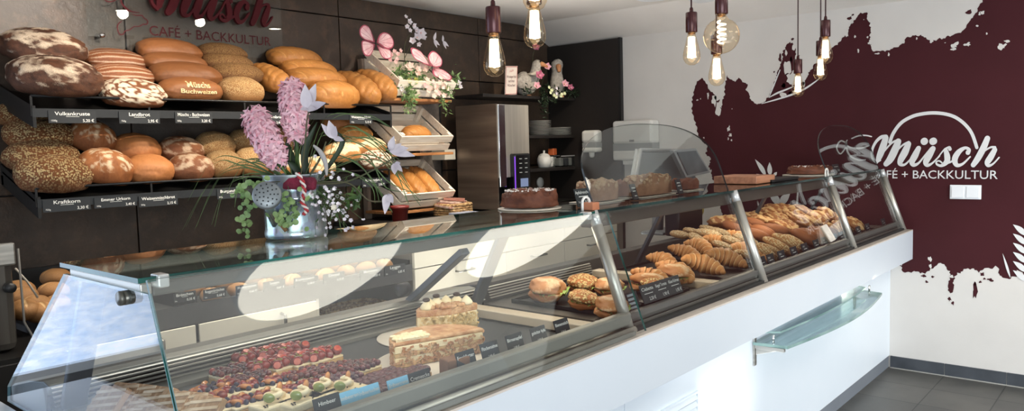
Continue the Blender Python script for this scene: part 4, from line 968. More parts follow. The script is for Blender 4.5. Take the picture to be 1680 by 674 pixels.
def roll_mesh():
    nu, nv = 32, 20; vs = []; cols = []
    for i in range(nv+1):
        ph = PI*i/nv
        for j in range(nu):
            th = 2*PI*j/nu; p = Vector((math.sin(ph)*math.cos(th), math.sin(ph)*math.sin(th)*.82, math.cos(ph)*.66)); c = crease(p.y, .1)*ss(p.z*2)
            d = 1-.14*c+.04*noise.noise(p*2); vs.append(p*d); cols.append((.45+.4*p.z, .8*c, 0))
    m = MB(); m.add(vs, [(i*nu+j, (i+1)*nu+j, (i+1)*nu+(j+1)%nu, i*nu+(j+1)%nu) for i in range(nv) for j in range(nu)], 0, True); return m, cols
m_, c_ = roll_mesh(); roll0 = m_.build('bread_roll', RM, None, col=c_); used = [0]
def place_roll(p, r, rz, label, group, tilt=0):
    o = roll0 if not used[0] else roll0.copy()
    if used[0]: COL.objects.link(o)
    used[0] = 1; o.location = p; o.scale = (r,)*3; o.rotation_euler = (tilt, rs.uniform(-.2,.2), rz); tag(o, label, 'bread roll', group); return o
labs = ['pale bread roll highest in the left bin, beside the glass','bread roll below the highest one in the left bin','left bread roll nearest the steel machine','bread roll right of the one by the steel machine','front bread roll in the left bin','lowest bread roll in the left bin','bread roll half hidden behind the end glass','rear bread roll in the left bin']
for i, (u, v) in enumerate(((92,455),(88,478),(36,488),(58,500),(40,508),(66,512),(92,500),(30,476))):
    y = (3.6,3.45,3.4,3.35,3.25,3.25,3.35,3.5)[i]; p = ony(u, v, y); place_roll(p, .062, rs.uniform(0,3), labs[i], 'rolls in the left bin')
for b_i, (x0, x1) in enumerate(((1.60,2.15),(2.2,2.72))):
    for k in range(8):
        x = x0+.07+(x1-x0-.14)*(k%4)/3; y = YD+.08+.14*(k//4); place_roll((x, y, .735+.045+.02*(k//4)), .055, rs.uniform(0,3), '%s roll of the %s row in the %s roll bin behind the display glass' % (ORD[k%4], ('front','rear')[k//4], ('middle','right')[b_i]), 'rolls in the middle and right bins')
tr_ = MB(); tr_.tube([ony(25,440,3.2), ony(45,462,3.2), ony(62,488,3.2)], .004, 6)
tag(tr_.build('white_cable', mat('white_cable', srgb(200,190,175), .5), loc=ony(25,440,3.2)), 'thin pale cable running down beside the steel machine', 'cable')
# wicker baskets
WICK = mat('wicker', srgb(200,168,120), .7, c2=srgb(150,112,70), scale=70, lo=.45, hi=.55)
def basket(cx, cy, z, w, d, h, label, mt=WICK):
    th = thing('wicker_basket', (cx, cy, z), label, 'basket'); b = MB(); n = 40
    def ringp(t, off=0): 
        a = 2*PI*t; return Vector((cx+math.copysign(abs(math.cos(a))**.5, math.cos(a))*(w/2+off), cy+math.copysign(abs(math.sin(a))**.5, math.sin(a))*(d/2+off), 0))
    rows = max(4, int(h/.014))
    for k in range(rows):
        b.tube([ringp(i/n, .004*(-1)**(i+k))+Vector((0,0,z+.008+k*(h-.012)/(rows-1))) for i in range(n+1)], .0075, 6)
    b.bx(cx-w/2+.01, cx+w/2-.01, cy-d/2+.01, cy+d/2-.01, z+.001, z+.008)
    b.build('weave', mt, th)
    r = MB(); r.tube([ringp(i/n)+Vector((0,0,z+h)) for i in range(n+1)], .009, 8); r.build('rim', mt, th); return th
basket(2.50, 3.26, .446, .34, .24, .13, 'pale wicker basket on the open lower shelf behind the glass')
basket(3.42, 3.42, .973, .20, .18, .07, 'small wicker basket on the worktop below the crates')
for i in range(4): tag(MB().box((3.39+.02*i, 3.40+.012*i, 1.035+.012*i), (.17,.13,.010), rotz(.25*i)@rotx(.1)).build('paper_napkins', mat('napkin%d' % (i%2), srgb(*((226,206,190),(150,96,80))[i%2]), .8, c2=srgb(170,120,104), scale=40), loc=(3.39+.02*i,3.40,1.03+.012*i)), '%s patterned paper napkin pile in the small basket' % ORD[i], 'napkins', 'napkins in the small basket')
c = ony(656, 350, 3.3); tag(MB().lathe([(.035,0),(.05,.09),(.054,.09),(.054,.105),(.046,.105),(.043,.02),(0,.02)], (c.x, 3.3, .973), 28).build('red_pot', mat('red_glaze', srgb(120,40,36), .35, scale=5), loc=(c.x,3.3,.973)), 'dark red pot on the worktop under the crates', 'pot')
tag(MB().bx(3.3, 3.46, 3.24, 3.34, .973, 1.0).build('striped_box', mat('stripe_box', srgb(200,200,205), .5, c2=srgb(90,110,150), scale=40, stretch=(1,0,0)), loc=(3.38,3.29,.973), bev=.002), 'small striped box in front of the little basket', 'box')
# ================================================================ steel machine at the left edge and its stand
YM = 3.0; xm = ony(24, 400, YM).x; zt_ = ony(24, 398, YM).z; zb_ = ony(24, 578, YM).z
sm = thing('steel_machine', (xm-.12, YM+.2, zb_), 'brushed steel machine cut off by the left edge of the view', 'machine')
MB().bx(xm-.26, xm-.006, YM, YM+.4, zb_+.004, zt_).build('housing', mat('machine_steel', srgb(120,116,110), .3, .8, c2=srgb(96,92,88), scale=4, stretch=(6,6,.4)), sm, bev=.03)
MB().bx(xm-.265, xm-.002, YM-.012, YM+.01, zt_-.075, zt_+.002).build('top_lip', STEEL, sm, bev=.006)
kn = MB().lathe([(0,-.03),(.016,-.03),(.018,0)], (xm-.028, YM, zt_-.15), 20, R=rotx(-PI/2)).build('knob', BLACK, sm)
fr_ = MB(); fr_.tube([(xm+.006,YM-.01,zt_-.02),(xm+.008,YM-.01,zb_+.10),(xm+.03,YM-.04,zb_+.03),(xm+.09,YM-.09,zb_+.01)], .004, 8); fr_.build('frame_rod', mat('rod_grey', srgb(96,92,86), .5), sm)
MB().bx(xm-.26, xm+.10, YM-.1, YM+.45, zb_-.012, zb_+.003).build('base_plate', BLACKM, sm)
tag(MB().bx(xm-.27, xm+.11, YM-.11, YM+.46, .0, zb_-.0125).build('side_cabinet', mat('black_cabinet', srgb(22,20,19), .35, c2=srgb(28,26,25), scale=3), loc=(xm-.1,YM+.2,0), bev=.003), 'black side cabinet under the steel machine', 'cabinet')
# ================================================================ counter body
X0 = .35
cb = thing('service_counter', (2.6, 1.6, 0), 'white lacquered service counter with projecting fascia running to the end wall', 'counter')
FW = mat('front_white', srgb(206,213,220), .35, c2=srgb(202,210,218), scale=2)
p = MB(); p.bx(X0, 1.985, 1.267, 1.285, .074, .70).bx(1.989, XE-.001, 1.267, 1.285, .074, .70); p.build('front_panel', mat('base_white', srgb(222,230,237), .35, c2=srgb(218,227,235), scale=2), cb, bev=.001)
MB().bx(X0, XE-.001, 1.272, 1.29, .0, .073).build('plinth', mat('plinth_silver', srgb(128,134,142), .45, .2, c2=srgb(118,124,132), scale=3), cb)
MB().bx(X0, XE-.0015, 1.147, 1.267, .669, .838).build('fascia', FW, cb, bev=.001)
MB().bx(X0, XE-.0015, 1.1475, 1.26, .838, .8435).build('ledge_top', mat('ledge_beige', srgb(206,196,186), .5, c2=srgb(196,186,176), scale=14), cb)
MB().bx(X0, .545, 1.147, 2.06, .80, .846).build('end_ledge', FW, cb, bev=.002)
MB().bx(X0, X0+.02, 1.285, 2.06, 0, .80).build('end_panel', FW, cb)
MB().bx(X0+.02, XE-.001, 2.02, 2.04, .0, .80).build('rear_panel', STEEL, cb)
a = ony(1143, 640, 1.266); gr = MB(); zt_ = a.z; xr = a.x
gr.bx(xr-.45, xr, 1.258, 1.268, zt_-.24, zt_-.232).bx(xr-.45, xr, 1.258, 1.268, zt_-.008, zt_).bx(xr-.008, xr, 1.258, 1.268, zt_-.232, zt_-.008).bx(xr-.45, xr-.442, 1.258, 1.268, zt_-.232, zt_-.008)
for k in range(9): gr.box((xr-.225, 1.262, zt_-.02-.025*k), (.436, .004, .018), rotx(-.6))
gr.build('ventilation_grille', mat('base_white', None), cb)
# bag shelf of bowed glass on steel brackets
gs = thing('glass_bag_shelf', (3.6, 1.267, .575), 'bowed greenish glass bag shelf on steel brackets below the fascia', 'shelf')
GSH = pane_mat('shelf_glass', (.74,.83,.84,1), .10, .05)
pts = [(2.94,1.264),(2.955,1.128)]+[(2.955+1.295*t, 1.128-.055*math.sin(PI*t)) for t in (.08,.16,.25,.33,.42,.5,.58,.67,.75,.84,.92)]+[(4.25,1.128),(4.29,1.264)]
MB().prism(pts, (0,0,.572), (1,0,0), (0,1,0), (0,0,.012), 0, 1).build('glass_plate', [GSH, mat('shelf_glass_edge', srgb(96,128,124), .2, c2=srgb(150,176,172), scale=6)], gs)
pts = [(2.98,1.264),(3.03,1.185)]+[(3.03+1.14*t, 1.185-.028*math.sin(PI*t)) for t in (.2,.4,.6,.8)]+[(4.17,1.185),(4.22,1.264)]
MB().prism(pts, (0,0,.612), (1,0,0), (0,1,0), (0,0,.008), 0, 1).build('upper_plate', [GSH, mat('shelf_glass_edge', None)], gs)
for x in (2.945, 4.235):
    b = MB(); b.bx(x, x+.022, 1.259, 1.2665, .485, .64).bx(x+.003, x+.019, 1.14, 1.26, .558, .5715).prism([(1.258,.53),(1.258,.558),(1.17,.558)], (x+.008,0,0), (0,1,0), (0,0,1), (.006,0,0)); b.build('bracket', STEEL, gs, bev=.001)
    for y in (1.20,): MB().lathe([(.005,.0),(.005,.034)], (x+.045, y, .578), 12).build('spacer_pin', CHROME, gs)
area('bag_shelf_glow', (4.1,1.2,.66), (4.2,1.27,.55), .2, .03, .7, (1,.9,.68))
# ================================================================ chilled cake case (left)
XA, XB = .55, 1.885; ZD = .862; ZT = 1.19
lean = lambda z, y0=1.19: y0+(z-.85)*.125/.35
ck = thing('cake_display_case', (1.2, 1.6, .846), 'chilled glass cake display case at the left end of counter', 'display case')
MB().bx(XA+.01, XB, 1.16, 1.76, .8455, ZD-.004).build('base_tray', ALU_G, ck)
MB().bx(XA+.012, 1.72, 1.25, 1.74, ZD-.004, ZD).build('deck', DARKG, ck)
r = MB(); r.bx(XA, XB+.02, 1.185, 1.215, .868, .906).build('front_rail', ALU_G, ck, bev=.006)
r = MB(); r.tube([(XA,1.176,.856),(XB+.02,1.176,.856)], .0095, 12).build('lower_rail', ALU, ck)
MB().bx(XA, XB+.02, 1.172, 1.19, .8436, .850).build('gasket', BLACK, ck)
gr = MB()
for k in range(5): gr.box(((XA+1.9)/2, 1.748+.0035*k, .885+.0088*k), (1.9-XA-.03, .006, .0014), rotx(.3))
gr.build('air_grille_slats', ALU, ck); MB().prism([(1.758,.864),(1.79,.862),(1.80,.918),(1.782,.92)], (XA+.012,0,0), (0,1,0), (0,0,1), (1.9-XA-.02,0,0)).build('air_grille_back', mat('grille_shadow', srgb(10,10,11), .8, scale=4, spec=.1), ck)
MB().prism([(1.730,.862),(1.730,.872),(1.757,.880),(1.757,.862)], (XA+.012,0,0), (0,1,0), (0,0,1), (1.72-XA-.02,0,0)).build('rear_sill', ALU_G, ck)
MB().prism([(1.768,.918),(1.772,.925),(1.80,.929),(1.90,.914),(1.99,.890),(2.01,.88),(2.01,.846),(1.80,.846)], (XA+.012,0,0), (0,1,0), (0,0,1), (XB-XA-.03,0,0)).build('rear_rail', ALU_G, ck, bev=.003)
for x in (.60, 1.84):
    b = MB(); b.box((x, (1.755+1.585)/2, (.866+1.176)/2), (.05, .016, math.hypot(.17,.31)), rotx(math.atan2(.17,.31))); b.build('support_beam', mat('dark_beam', srgb(86,90,94), .4, .3, c2=srgb(76,80,84), scale=4), ck, bev=.003)
for x in (1.60,): 
    b = MB(); b.box((x, 1.68, 1.01), (.035, .02, .30), rotx(.95)); b.build('hinge_strut', mat('dark_beam', None), ck, bev=.003)
    MB().lathe([(0,-.02),(.02,-.018),(.02,.018),(0,.02)], (x-.03, 1.80, .965), 16, R=roty(PI/2)).build('hinge_knuckle', BLACK, ck)
def pane(name, parent, poly, o, xd, yd, h, m=GLASS, me=GEDGE): return MB().prism(poly, o, xd, yd, h, 0, 1).build(name, [m, me], parent)
yA = lambda z: 1.245+(z-1.185)*.125/.335
sl = math.hypot(.125,.335)
nrm = Vector((0,-.335,.125)).normalized()
pane('front_glass', ck, [(XA,0),(XB,0),(XB,.358),(XA,.358)], (0, yA(.862)+.006, .862), (1,0,0), Vector((0,.125,.335)).normalized(), nrm*.006, pane_mat('case_glass', (.96,.975,.965,1), .05))
pane('end_glass', ck, [(yA(.85)+.01,.85),(yA(1.176)+.008,1.176),(1.605,1.178),(1.99,.888),(2.0,.85)], (XA,0,0), (0,1,0), (0,0,1), (.006,0,0), pane_mat('end_glass_bluish', (.90,.94,.98,1), .06), mat('end_edge', srgb(120,160,175), .2, c2=srgb(60,110,110), scale=5))
pane('top_glass', ck, [(.545,1.272),(1.872,1.285),(1.872,1.612),(.545,1.606)], (0,0,1.192), (1,0,0), (0,1,0), (0,0,.0085), GLASS_DARK)
MB().bx(.58, XB-.01, 1.30, 1.335, 1.162, 1.186).build('top_profile', PROF, ck, bev=.004)
MB().bx(.58, XB-.01, 1.335, 1.36, 1.165, 1.185).build('light_profile', ALU, ck, bev=.003)
MB().bx(.56, 1.86, 1.575, 1.60, 1.168, 1.190).build('rear_profile', ALU, ck, bev=.003)
MB().bx(.556, .575, 1.29, 1.59, 1.168, 1.188).build('end_profile', ALU, ck, bev=.002)
for x in (.575, 1.81): MB().bx(x, x+.02, 1.266, 1.296, 1.180, 1.2025).build('glass_clamp', mat('clamp_silver', srgb(208,210,208), .3, .4), ck, bev=.003)
kp = on(206, 488, 0, XA); MB().lathe([(0,-.012),(.0115,-.012),(.0125,-.010),(.0125,-.005),(.0105,-.004),(.0125,-.003),(.0125,.014),(0,.015)], kp, 24, R=roty(PI/2)).build('glass_clamp_knob', mat('knob_grey', srgb(110,108,100), .3, .7), ck)
# ================================================================ snack and pastry case (right)
sc_ = thing('pastry_display_case', (3.4, 1.6, .846), 'long glass pastry display case with arched end screens at the right', 'display case')
MB().bx(1.905, 4.90, 1.20, 1.78, .8455, .864).build('base_tray', mat('deck_steel', srgb(120,116,108), .35, .5, c2=srgb(108,104,98), scale=5), sc_)
MB().bx(1.905, 4.90, 1.205, 1.232, .864, .894).build('front_rail', mat('front_rail_dark', srgb(96,94,90), .4, .4), sc_, bev=.005)
MB().bx(1.905, 4.92, 1.182, 1.205, .8436, .855).build('gasket', BLACK, sc_)
for x, pr_ in ((1.735, ck), (2.53, sc_)): MB().bx(x, x+.055, 1.235, 1.76, .8645, .892).build('deck_divider', mat('divider_cream', srgb(212,196,172), .35, c2=srgb(200,184,160), scale=5), pr_, bev=.003)
gr = MB()
for k in range(6): gr.box(((1.905+2.53)/2, 1.748+.0035*k, .885+.0088*k), (.61, .006, .0014), rotx(.3)) if k < 5 else None
gr.build('air_grille_slats', ALU, sc_)
MB().prism([(1.785,.846),(1.785,.87),(1.79,.929),(1.90,.914),(1.99,.890),(2.01,.88),(2.01,.846)], (1.905,0,0), (0,1,0), (0,0,1), (2.99,0,0)).build('rear_rail', mat('rear_rail_dark', srgb(92,92,90), .4, .4), sc_, bev=.003)
for x in (1.90, 2.872, 3.982, 4.905):
    b = MB(); b.tube([(x, lean(.85), .8437), (x, lean(1.155), 1.155)], .0175, 20, 0); pst = b.build('post', ALU, sc_)
    MB().tube([(x, lean(1.155), 1.155), (x, lean(1.196), 1.196)], .0165, 20).build('post_cap', mat('cap_silver', srgb(214,216,216), .25, .5), pst)
for x in (2.86, 3.96, 4.86):
    b = MB(); b.box((x, (1.755+1.585)/2, (.866+1.176)/2), (.03, .014, math.hypot(.17,.31)), rotx(math.atan2(.17,.31))); b.build('support_beam', mat('dark_beam', None), sc_, bev=.003)
ld = Vector((0,.125,.35)).normalized(); ln = Vector((0,-.35,.125)).normalized()
def arch(x0, x1, zside, zap):
    f = math.hypot(.125,.35)/.35; s0 = (zside-.853)*f; s1 = (zap-.853)*f
    return [(x0,0),(x1,0)] + [((x0+x1)/2+(x1-x0)/2*math.copysign(abs(math.cos(t))**.8, math.cos(t)), s0+(s1-s0)*math.sin(t)**.9) for t in [PI*k/28 for k in range(29)]]
G2 = pane_mat('screen_glass', (.86,.88,.87,1), .055)
for x0, x1, arc_ in ((1.925,2.848,1),(2.895,3.955,0),(4.005,4.885,1)):
    poly = arch(x0, x1, 1.30, 1.46) if arc_ else [(x0,0),(x1,0),(x1,.36),(x0,.36)]
    pane('arched_screen' if arc_ else 'front_glass', sc_, poly, (0, lean(.853)+.012, .853), (1,0,0), ld, ln*.006, G2, mat('screen_edge', srgb(40,44,42), .3))
pane('top_glass', sc_, [(1.885,1.30),(4.92,1.312),(4.92,1.612),(1.885,1.612)], (0,0,1.192), (1,0,0), (0,1,0), (0,0,.0085), pane_mat('tinted_top', (.42,.43,.41,1), .05), GEDGE_D)
MB().bx(1.93, 4.88, 1.335, 1.38, 1.142, 1.188).build('top_profile', mat('brown_grey_profile', srgb(96,88,80), .5, .1), sc_, bev=.004)
MB().bx(1.93, 4.88, 1.38, 1.60, 1.172, 1.186).build('lamp_housing', PROF, sc_, bev=.003)
def hook(x, lab):
    h = MB(); c = Vector((x-.02, 1.318, 1.2008)); h.tube([c+Vector((.018*math.cos(a)-.0, 0, .024+.016*math.sin(a))) for a in [PI*k/10 for k in range(11)]][::-1]+[], .004, 8)
    h.tube([c+Vector((-.018,0,.024)), c+Vector((-.018,0,.0))], .004, 8).tube([c+Vector((.018,0,.024)), c+Vector((.018,0,.0))], .004, 8)
    return tag(h.build('white_clip', PORC, loc=(x-.02,1.318,1.2008)), lab, 'clip')
hook(1.893, 'white hook clip on the glass top beside the copper block'); hook(3.985, 'white hook clip at the foot of the right arched screen')
tag(MB().bx(1.882, 1.918, 1.300, 1.338, 1.2008, 1.224).build('wooden_block', mat('copper_block', srgb(190,124,88), .5, c2=srgb(170,104,70), scale=12), loc=(1.9,1.319,1.2008), bev=.002), 'small copper-brown block on top of the post between the two cases', 'block')
for x in (2.3, 3.45, 4.45): area('case_light', (x,1.47,1.168), (x,1.42,.9), .85, .10, 3.4, (1,.88,.72))
area('cake_light', (1.2,1.36,1.14), (1.2,1.5,.87), 1.1, .04, 1.5, (1,.93,.82))
# ================================================================ till and label printer behind the case
def till():
    y = 1.96
    th = thing('cash_register', (3.5, y, .93), 'grey touchscreen cash register seen from behind with small customer display', 'cash register')
    G = mat('till_grey', srgb(150,153,154), .4, c2=srgb(138,141,142), scale=3); GD = mat('till_dark', srgb(110,115,118), .4, c2=srgb(100,105,108), scale=3)
    P = [ony(u, v, y) for u, v in ((1080,246),(1142,247),(1150,300),(1125,325),(1040,316))]
    q = [Vector((0,.10*(p.z-1.15)/.2,0)) for p in P]
    MB().add([a+b for a, b in zip(P,q)]+[a+b+Vector((.02,.045,.01)) for a, b in zip(P,q)], [(0,1,2,3,4),(9,8,7,6,5)]+[(i,(i+1)%5,5+(i+1)%5,5+i) for i in range(5)]).build('touchscreen_back', GD, th, bev=.004)
    b = MB(); b.tube([P[4]+q[4], P[0]+q[0], P[1]+q[1]], .012, 8); b.build('screen_rim', G, th)
    S = [ony(u, v, y-.05) for u, v in ((1104,246),(1142,243),(1166,283),(1126,292))]
    MB().add(S+[s+Vector((.01,.03,0)) for s in S], [(0,1,2,3),(7,6,5,4)]+[(i,(i+1)%4,4+(i+1)%4,4+i) for i in range(4)]).build('customer_display', G, th, bev=.004)
    c = sum(S, Vector())/4; T = [c+(s-c)*.82+Vector((-.001,-.004,0)) for s in S]
    MB().add(T+[t_+Vector((0,.003,0)) for t_ in T], [(0,1,2,3),(7,6,5,4)]).build('display_screen', mat('display_screen', srgb(120,124,126), .2, c2=srgb(90,96,100), scale=6), th)
    pz = ony(1095, 320, y); MB().tube([(pz.x,y+.06,.935),(pz.x,y+.05,1.2)], .03, 16).build('stand', GD, th); MB().bx(pz.x-.12, pz.x+.12, y-.04, y+.09, .93, .945).build('foot', GD, th, bev=.006)
till()
c = ony(1112, 365, 1.90); lp = thing('label_printer', (c.x, 1.90, .93), 'black label printer with yellow tape roll behind the croissants', 'printer')
MB().bx(c.x-.12, c.x+.14, 1.83, 1.91, .93, 1.06).bx(c.x-.06, c.x+.08, 1.84, 1.90, 1.06, 1.12).build('housing', BLACKM, lp, bev=.01)
MB().lathe([(.02,-.02),(.045,-.02),(.045,.02),(.02,.02),(.02,-.02)], (c.x+.2, 1.91, 1.035), 28, R=rotz(.8)@roty(PI/2), cap=False).build('tape_roll', mat('yellow_tape', srgb(170,150,80), .4, c2=srgb(150,128,60), scale=10), lp)
MB().bx(c.x+.15, c.x+.25, 1.89, 1.98, .93, .99).build('roll_holder', BLACKM, lp, bev=.005)
b = MB(); b.tube(smooth_path([(c.x+.10,1.87,1.04),(c.x+.11,1.85,.99),(c.x+.08,1.85,.965),(c.x+.02,1.86,.963)], 5), .003, 6); b.build('cable', mat('white_cable', None), lp)
# ================================================================ pendants
GLB = pane_mat('bulb_glass', (1,.93,.82,1), .06, gain=.9, gtint=(1,.9,.75,1))
FIL = emit('filament_glow', (1,.82,.54,1), 7.0); SOCK = mat('pendant_socket_maroon', srgb(74,34,36), .25, .35, c2=srgb(60,26,28), scale=4); CORD = mat('pendant_cord', srgb(56,26,28), .7, scale=6)
FSP = emit('spiral_glow', (1,.84,.58,1), 7.0)
def pendant(u, v, d, kind, label):
    """v = bottom of the bulb"""
    b = atd(u, v, d); th = thing('pendant_lamp', (b.x, b.y, ZC), label, 'pendant lamp', 'edison pendants over the counter')
    if kind == 'drop':
        prof = [(0,0),(.010,.001),(.0225,.008),(.0305,.022),(.032,.036),(.030,.052),(.0245,.075),(.018,.100),(.0145,.118),(.0135,.130)]; H = .130
    else:
        R_ = .060; prof = [(0,0)]+[(R_*math.sin(t), R_*(1-math.cos(t))) for t in [PI*k/14 for k in range(1,12)]]+[(.026,.112),(.018,.122),(.0155,.132),(.0145,.140)]; H = .140
    MB().lathe(prof, b, 28, cap=False).build('bulb', GLB, th)
    f = MB()
    if kind == 'drop':
        for k in range(6):
            a = 2*PI*k/6; f.tube([(b.x+.009*math.cos(a), b.y+.009*math.sin(a), b.z+.105), (b.x+.0125*math.cos(a), b.y+.0125*math.sin(a), b.z+.028)], .0036, 8)
        f.lathe([(0,.024),(.012,.03),(.011,.07),(.007,.1),(0,.104)], b, 14)
    else:
        f.tube([(b.x+.013*math.cos(t)*(1-.0*t), b.y+.013*math.sin(t), b.z+.035+.0026*t) for t in [k*.4 for k in range(72)]], .0028, 7)
    f.build('filament', FIL if kind == 'drop' else FSP, th)
    MB().lathe([(.0135,0),(.0135,.012)], (b.x,b.y,b.z+H-.016), 20).build('bulb_cap', mat('brass_cap', srgb(150,110,70), .35, .8), th)
    z = b.z+H-.008
    MB().lathe([(.0205,0),(.0215,.002),(.0215,.070),(.0205,.073),(.008,.0735),(.0065,.088),(.004,.092)], (b.x,b.y,z), 28).build('socket', SOCK, th)
    MB().tube([(b.x,b.y,z+.088),(b.x,b.y,ZC-.02)], .0032, 8).build('cord', CORD, th)
    MB().lathe([(0,-.022),(.03,-.022),(.034,-.018),(.034,0)], (b.x,b.y,ZC), 24).build('ceiling_rose', SOCK, th)
    return th
pendant(812,126,2.19,'drop','maroon pendant with glowing drop bulb in front of the notice card')
pendant(878,79,2.19,'drop','pendant with drop bulb directly under a round-bellied bulb')
pendant(878,18,2.0,'drop','topmost pendant cut off by the upper edge, above another bulb')
pendant(1135,107,2.9,'drop','pendant with drop bulb left of the clear globe bulb')
pendant(1184,88,2.62,'globe','pendant with large clear globe bulb and glowing spiral filament')
pendant(1176,141,3.0,'drop','pendant with drop bulb hanging right below the globe bulb')
pendant(1309,159,4.05,'drop','lowest pendant at the right, in front of the maroon splash peak')
pendant(1346,132,3.85,'drop','pendant half hidden behind the highest right-hand bulb')
pendant(1354,105,3.5,'drop','highest of the three right-hand pendants')
# round ceiling lamps / canopies
OPAL = emit('opal_diffuser', (1,.95,.84,1), 7.0)
for x, y, r, lab in ((2.40,-.62,.46,'large round opal ceiling lamp above the shop floor, nearer'),(4.12,-.55,.56,'large round opal ceiling lamp above the shop floor, by the end wall')):
    th = thing('round_ceiling_lamp', (x, y, ZC), lab, 'ceiling lamp')
    MB().lathe([(0,-.05),(r,-.05),(r,-.006),(0,-.006)], (x,y,ZC), 48).build('diffuser', OPAL, th); MB().lathe([(r+.001,-.052),(r+.012,-.052),(r+.012,0),(r+.001,0)], (x,y,ZC), 48, cap=False).build('rim', WHITE, th)
for u, v, r, lab in ((1072,-6,.14,'white oval ceiling canopy at the top edge, left of the cord'),(1165,-3,.14,'white oval ceiling canopy behind the globe pendant')):
    c = onz(u, v, ZC-.012); th = thing('ceiling_canopy', (c.x, c.y, ZC), lab, 'ceiling canopy', 'white canopies of the pendants')
    MB().lathe([(0,-.03),(r*.7,-.028),(r,-.012),(r,0)], (c.x,c.y,ZC), 40).build('plate', WHITE, th)
# ================================================================ cakes in the chilled case
rf = random.Random(23)
SPONGE = mat('sponge', srgb(222,190,140), .8, c2=srgb(198,158,106), scale=60, bump=.4, bscale=200)
CREAM = mat('whipped_cream', srgb(244,230,196), .6, c2=srgb(236,214,168), scale=20, bump=.3, bscale=60)
GLAZE = mat('strawberry_glaze', srgb(96,10,14), .22, c2=srgb(150,32,28), scale=70, coat=.5)
CUTB = mat('cut_strawberry', srgb(214,110,84), .3, c2=srgb(186,60,48), scale=90)
BERRY = mat('dark_berry_glaze', srgb(56,10,20), .2, c2=srgb(98,22,30), scale=50, coat=.6)
PLUM = mat('plum_red', srgb(92,16,26), .3, c2=srgb(62,10,18), scale=60, coat=.4, bump=.4, bscale=120)
FRUITO = mat('peach_fruit', srgb(186,104,50), .25, c2=srgb(208,148,80), scale=20, coat=.5)
GRAPE = mat('green_grape', srgb(150,160,84), .25, c2=srgb(120,132,60), scale=20, coat=.5)
BLUEB = mat('blueberry', srgb(44,40,66), .35, c2=srgb(60,56,84), scale=20)
CHOC = mat('chocolate', srgb(52,32,24), .35, c2=srgb(40,24,18), scale=20)
ALMOND = mat('almond_caramel', srgb(178,120,78), .4, c2=srgb(222,180,136), scale=34, bump=.6, bscale=110)
COCOA = mat('cocoa_sponge', srgb(128,90,64), .8, c2=srgb(150,108,78), scale=40)
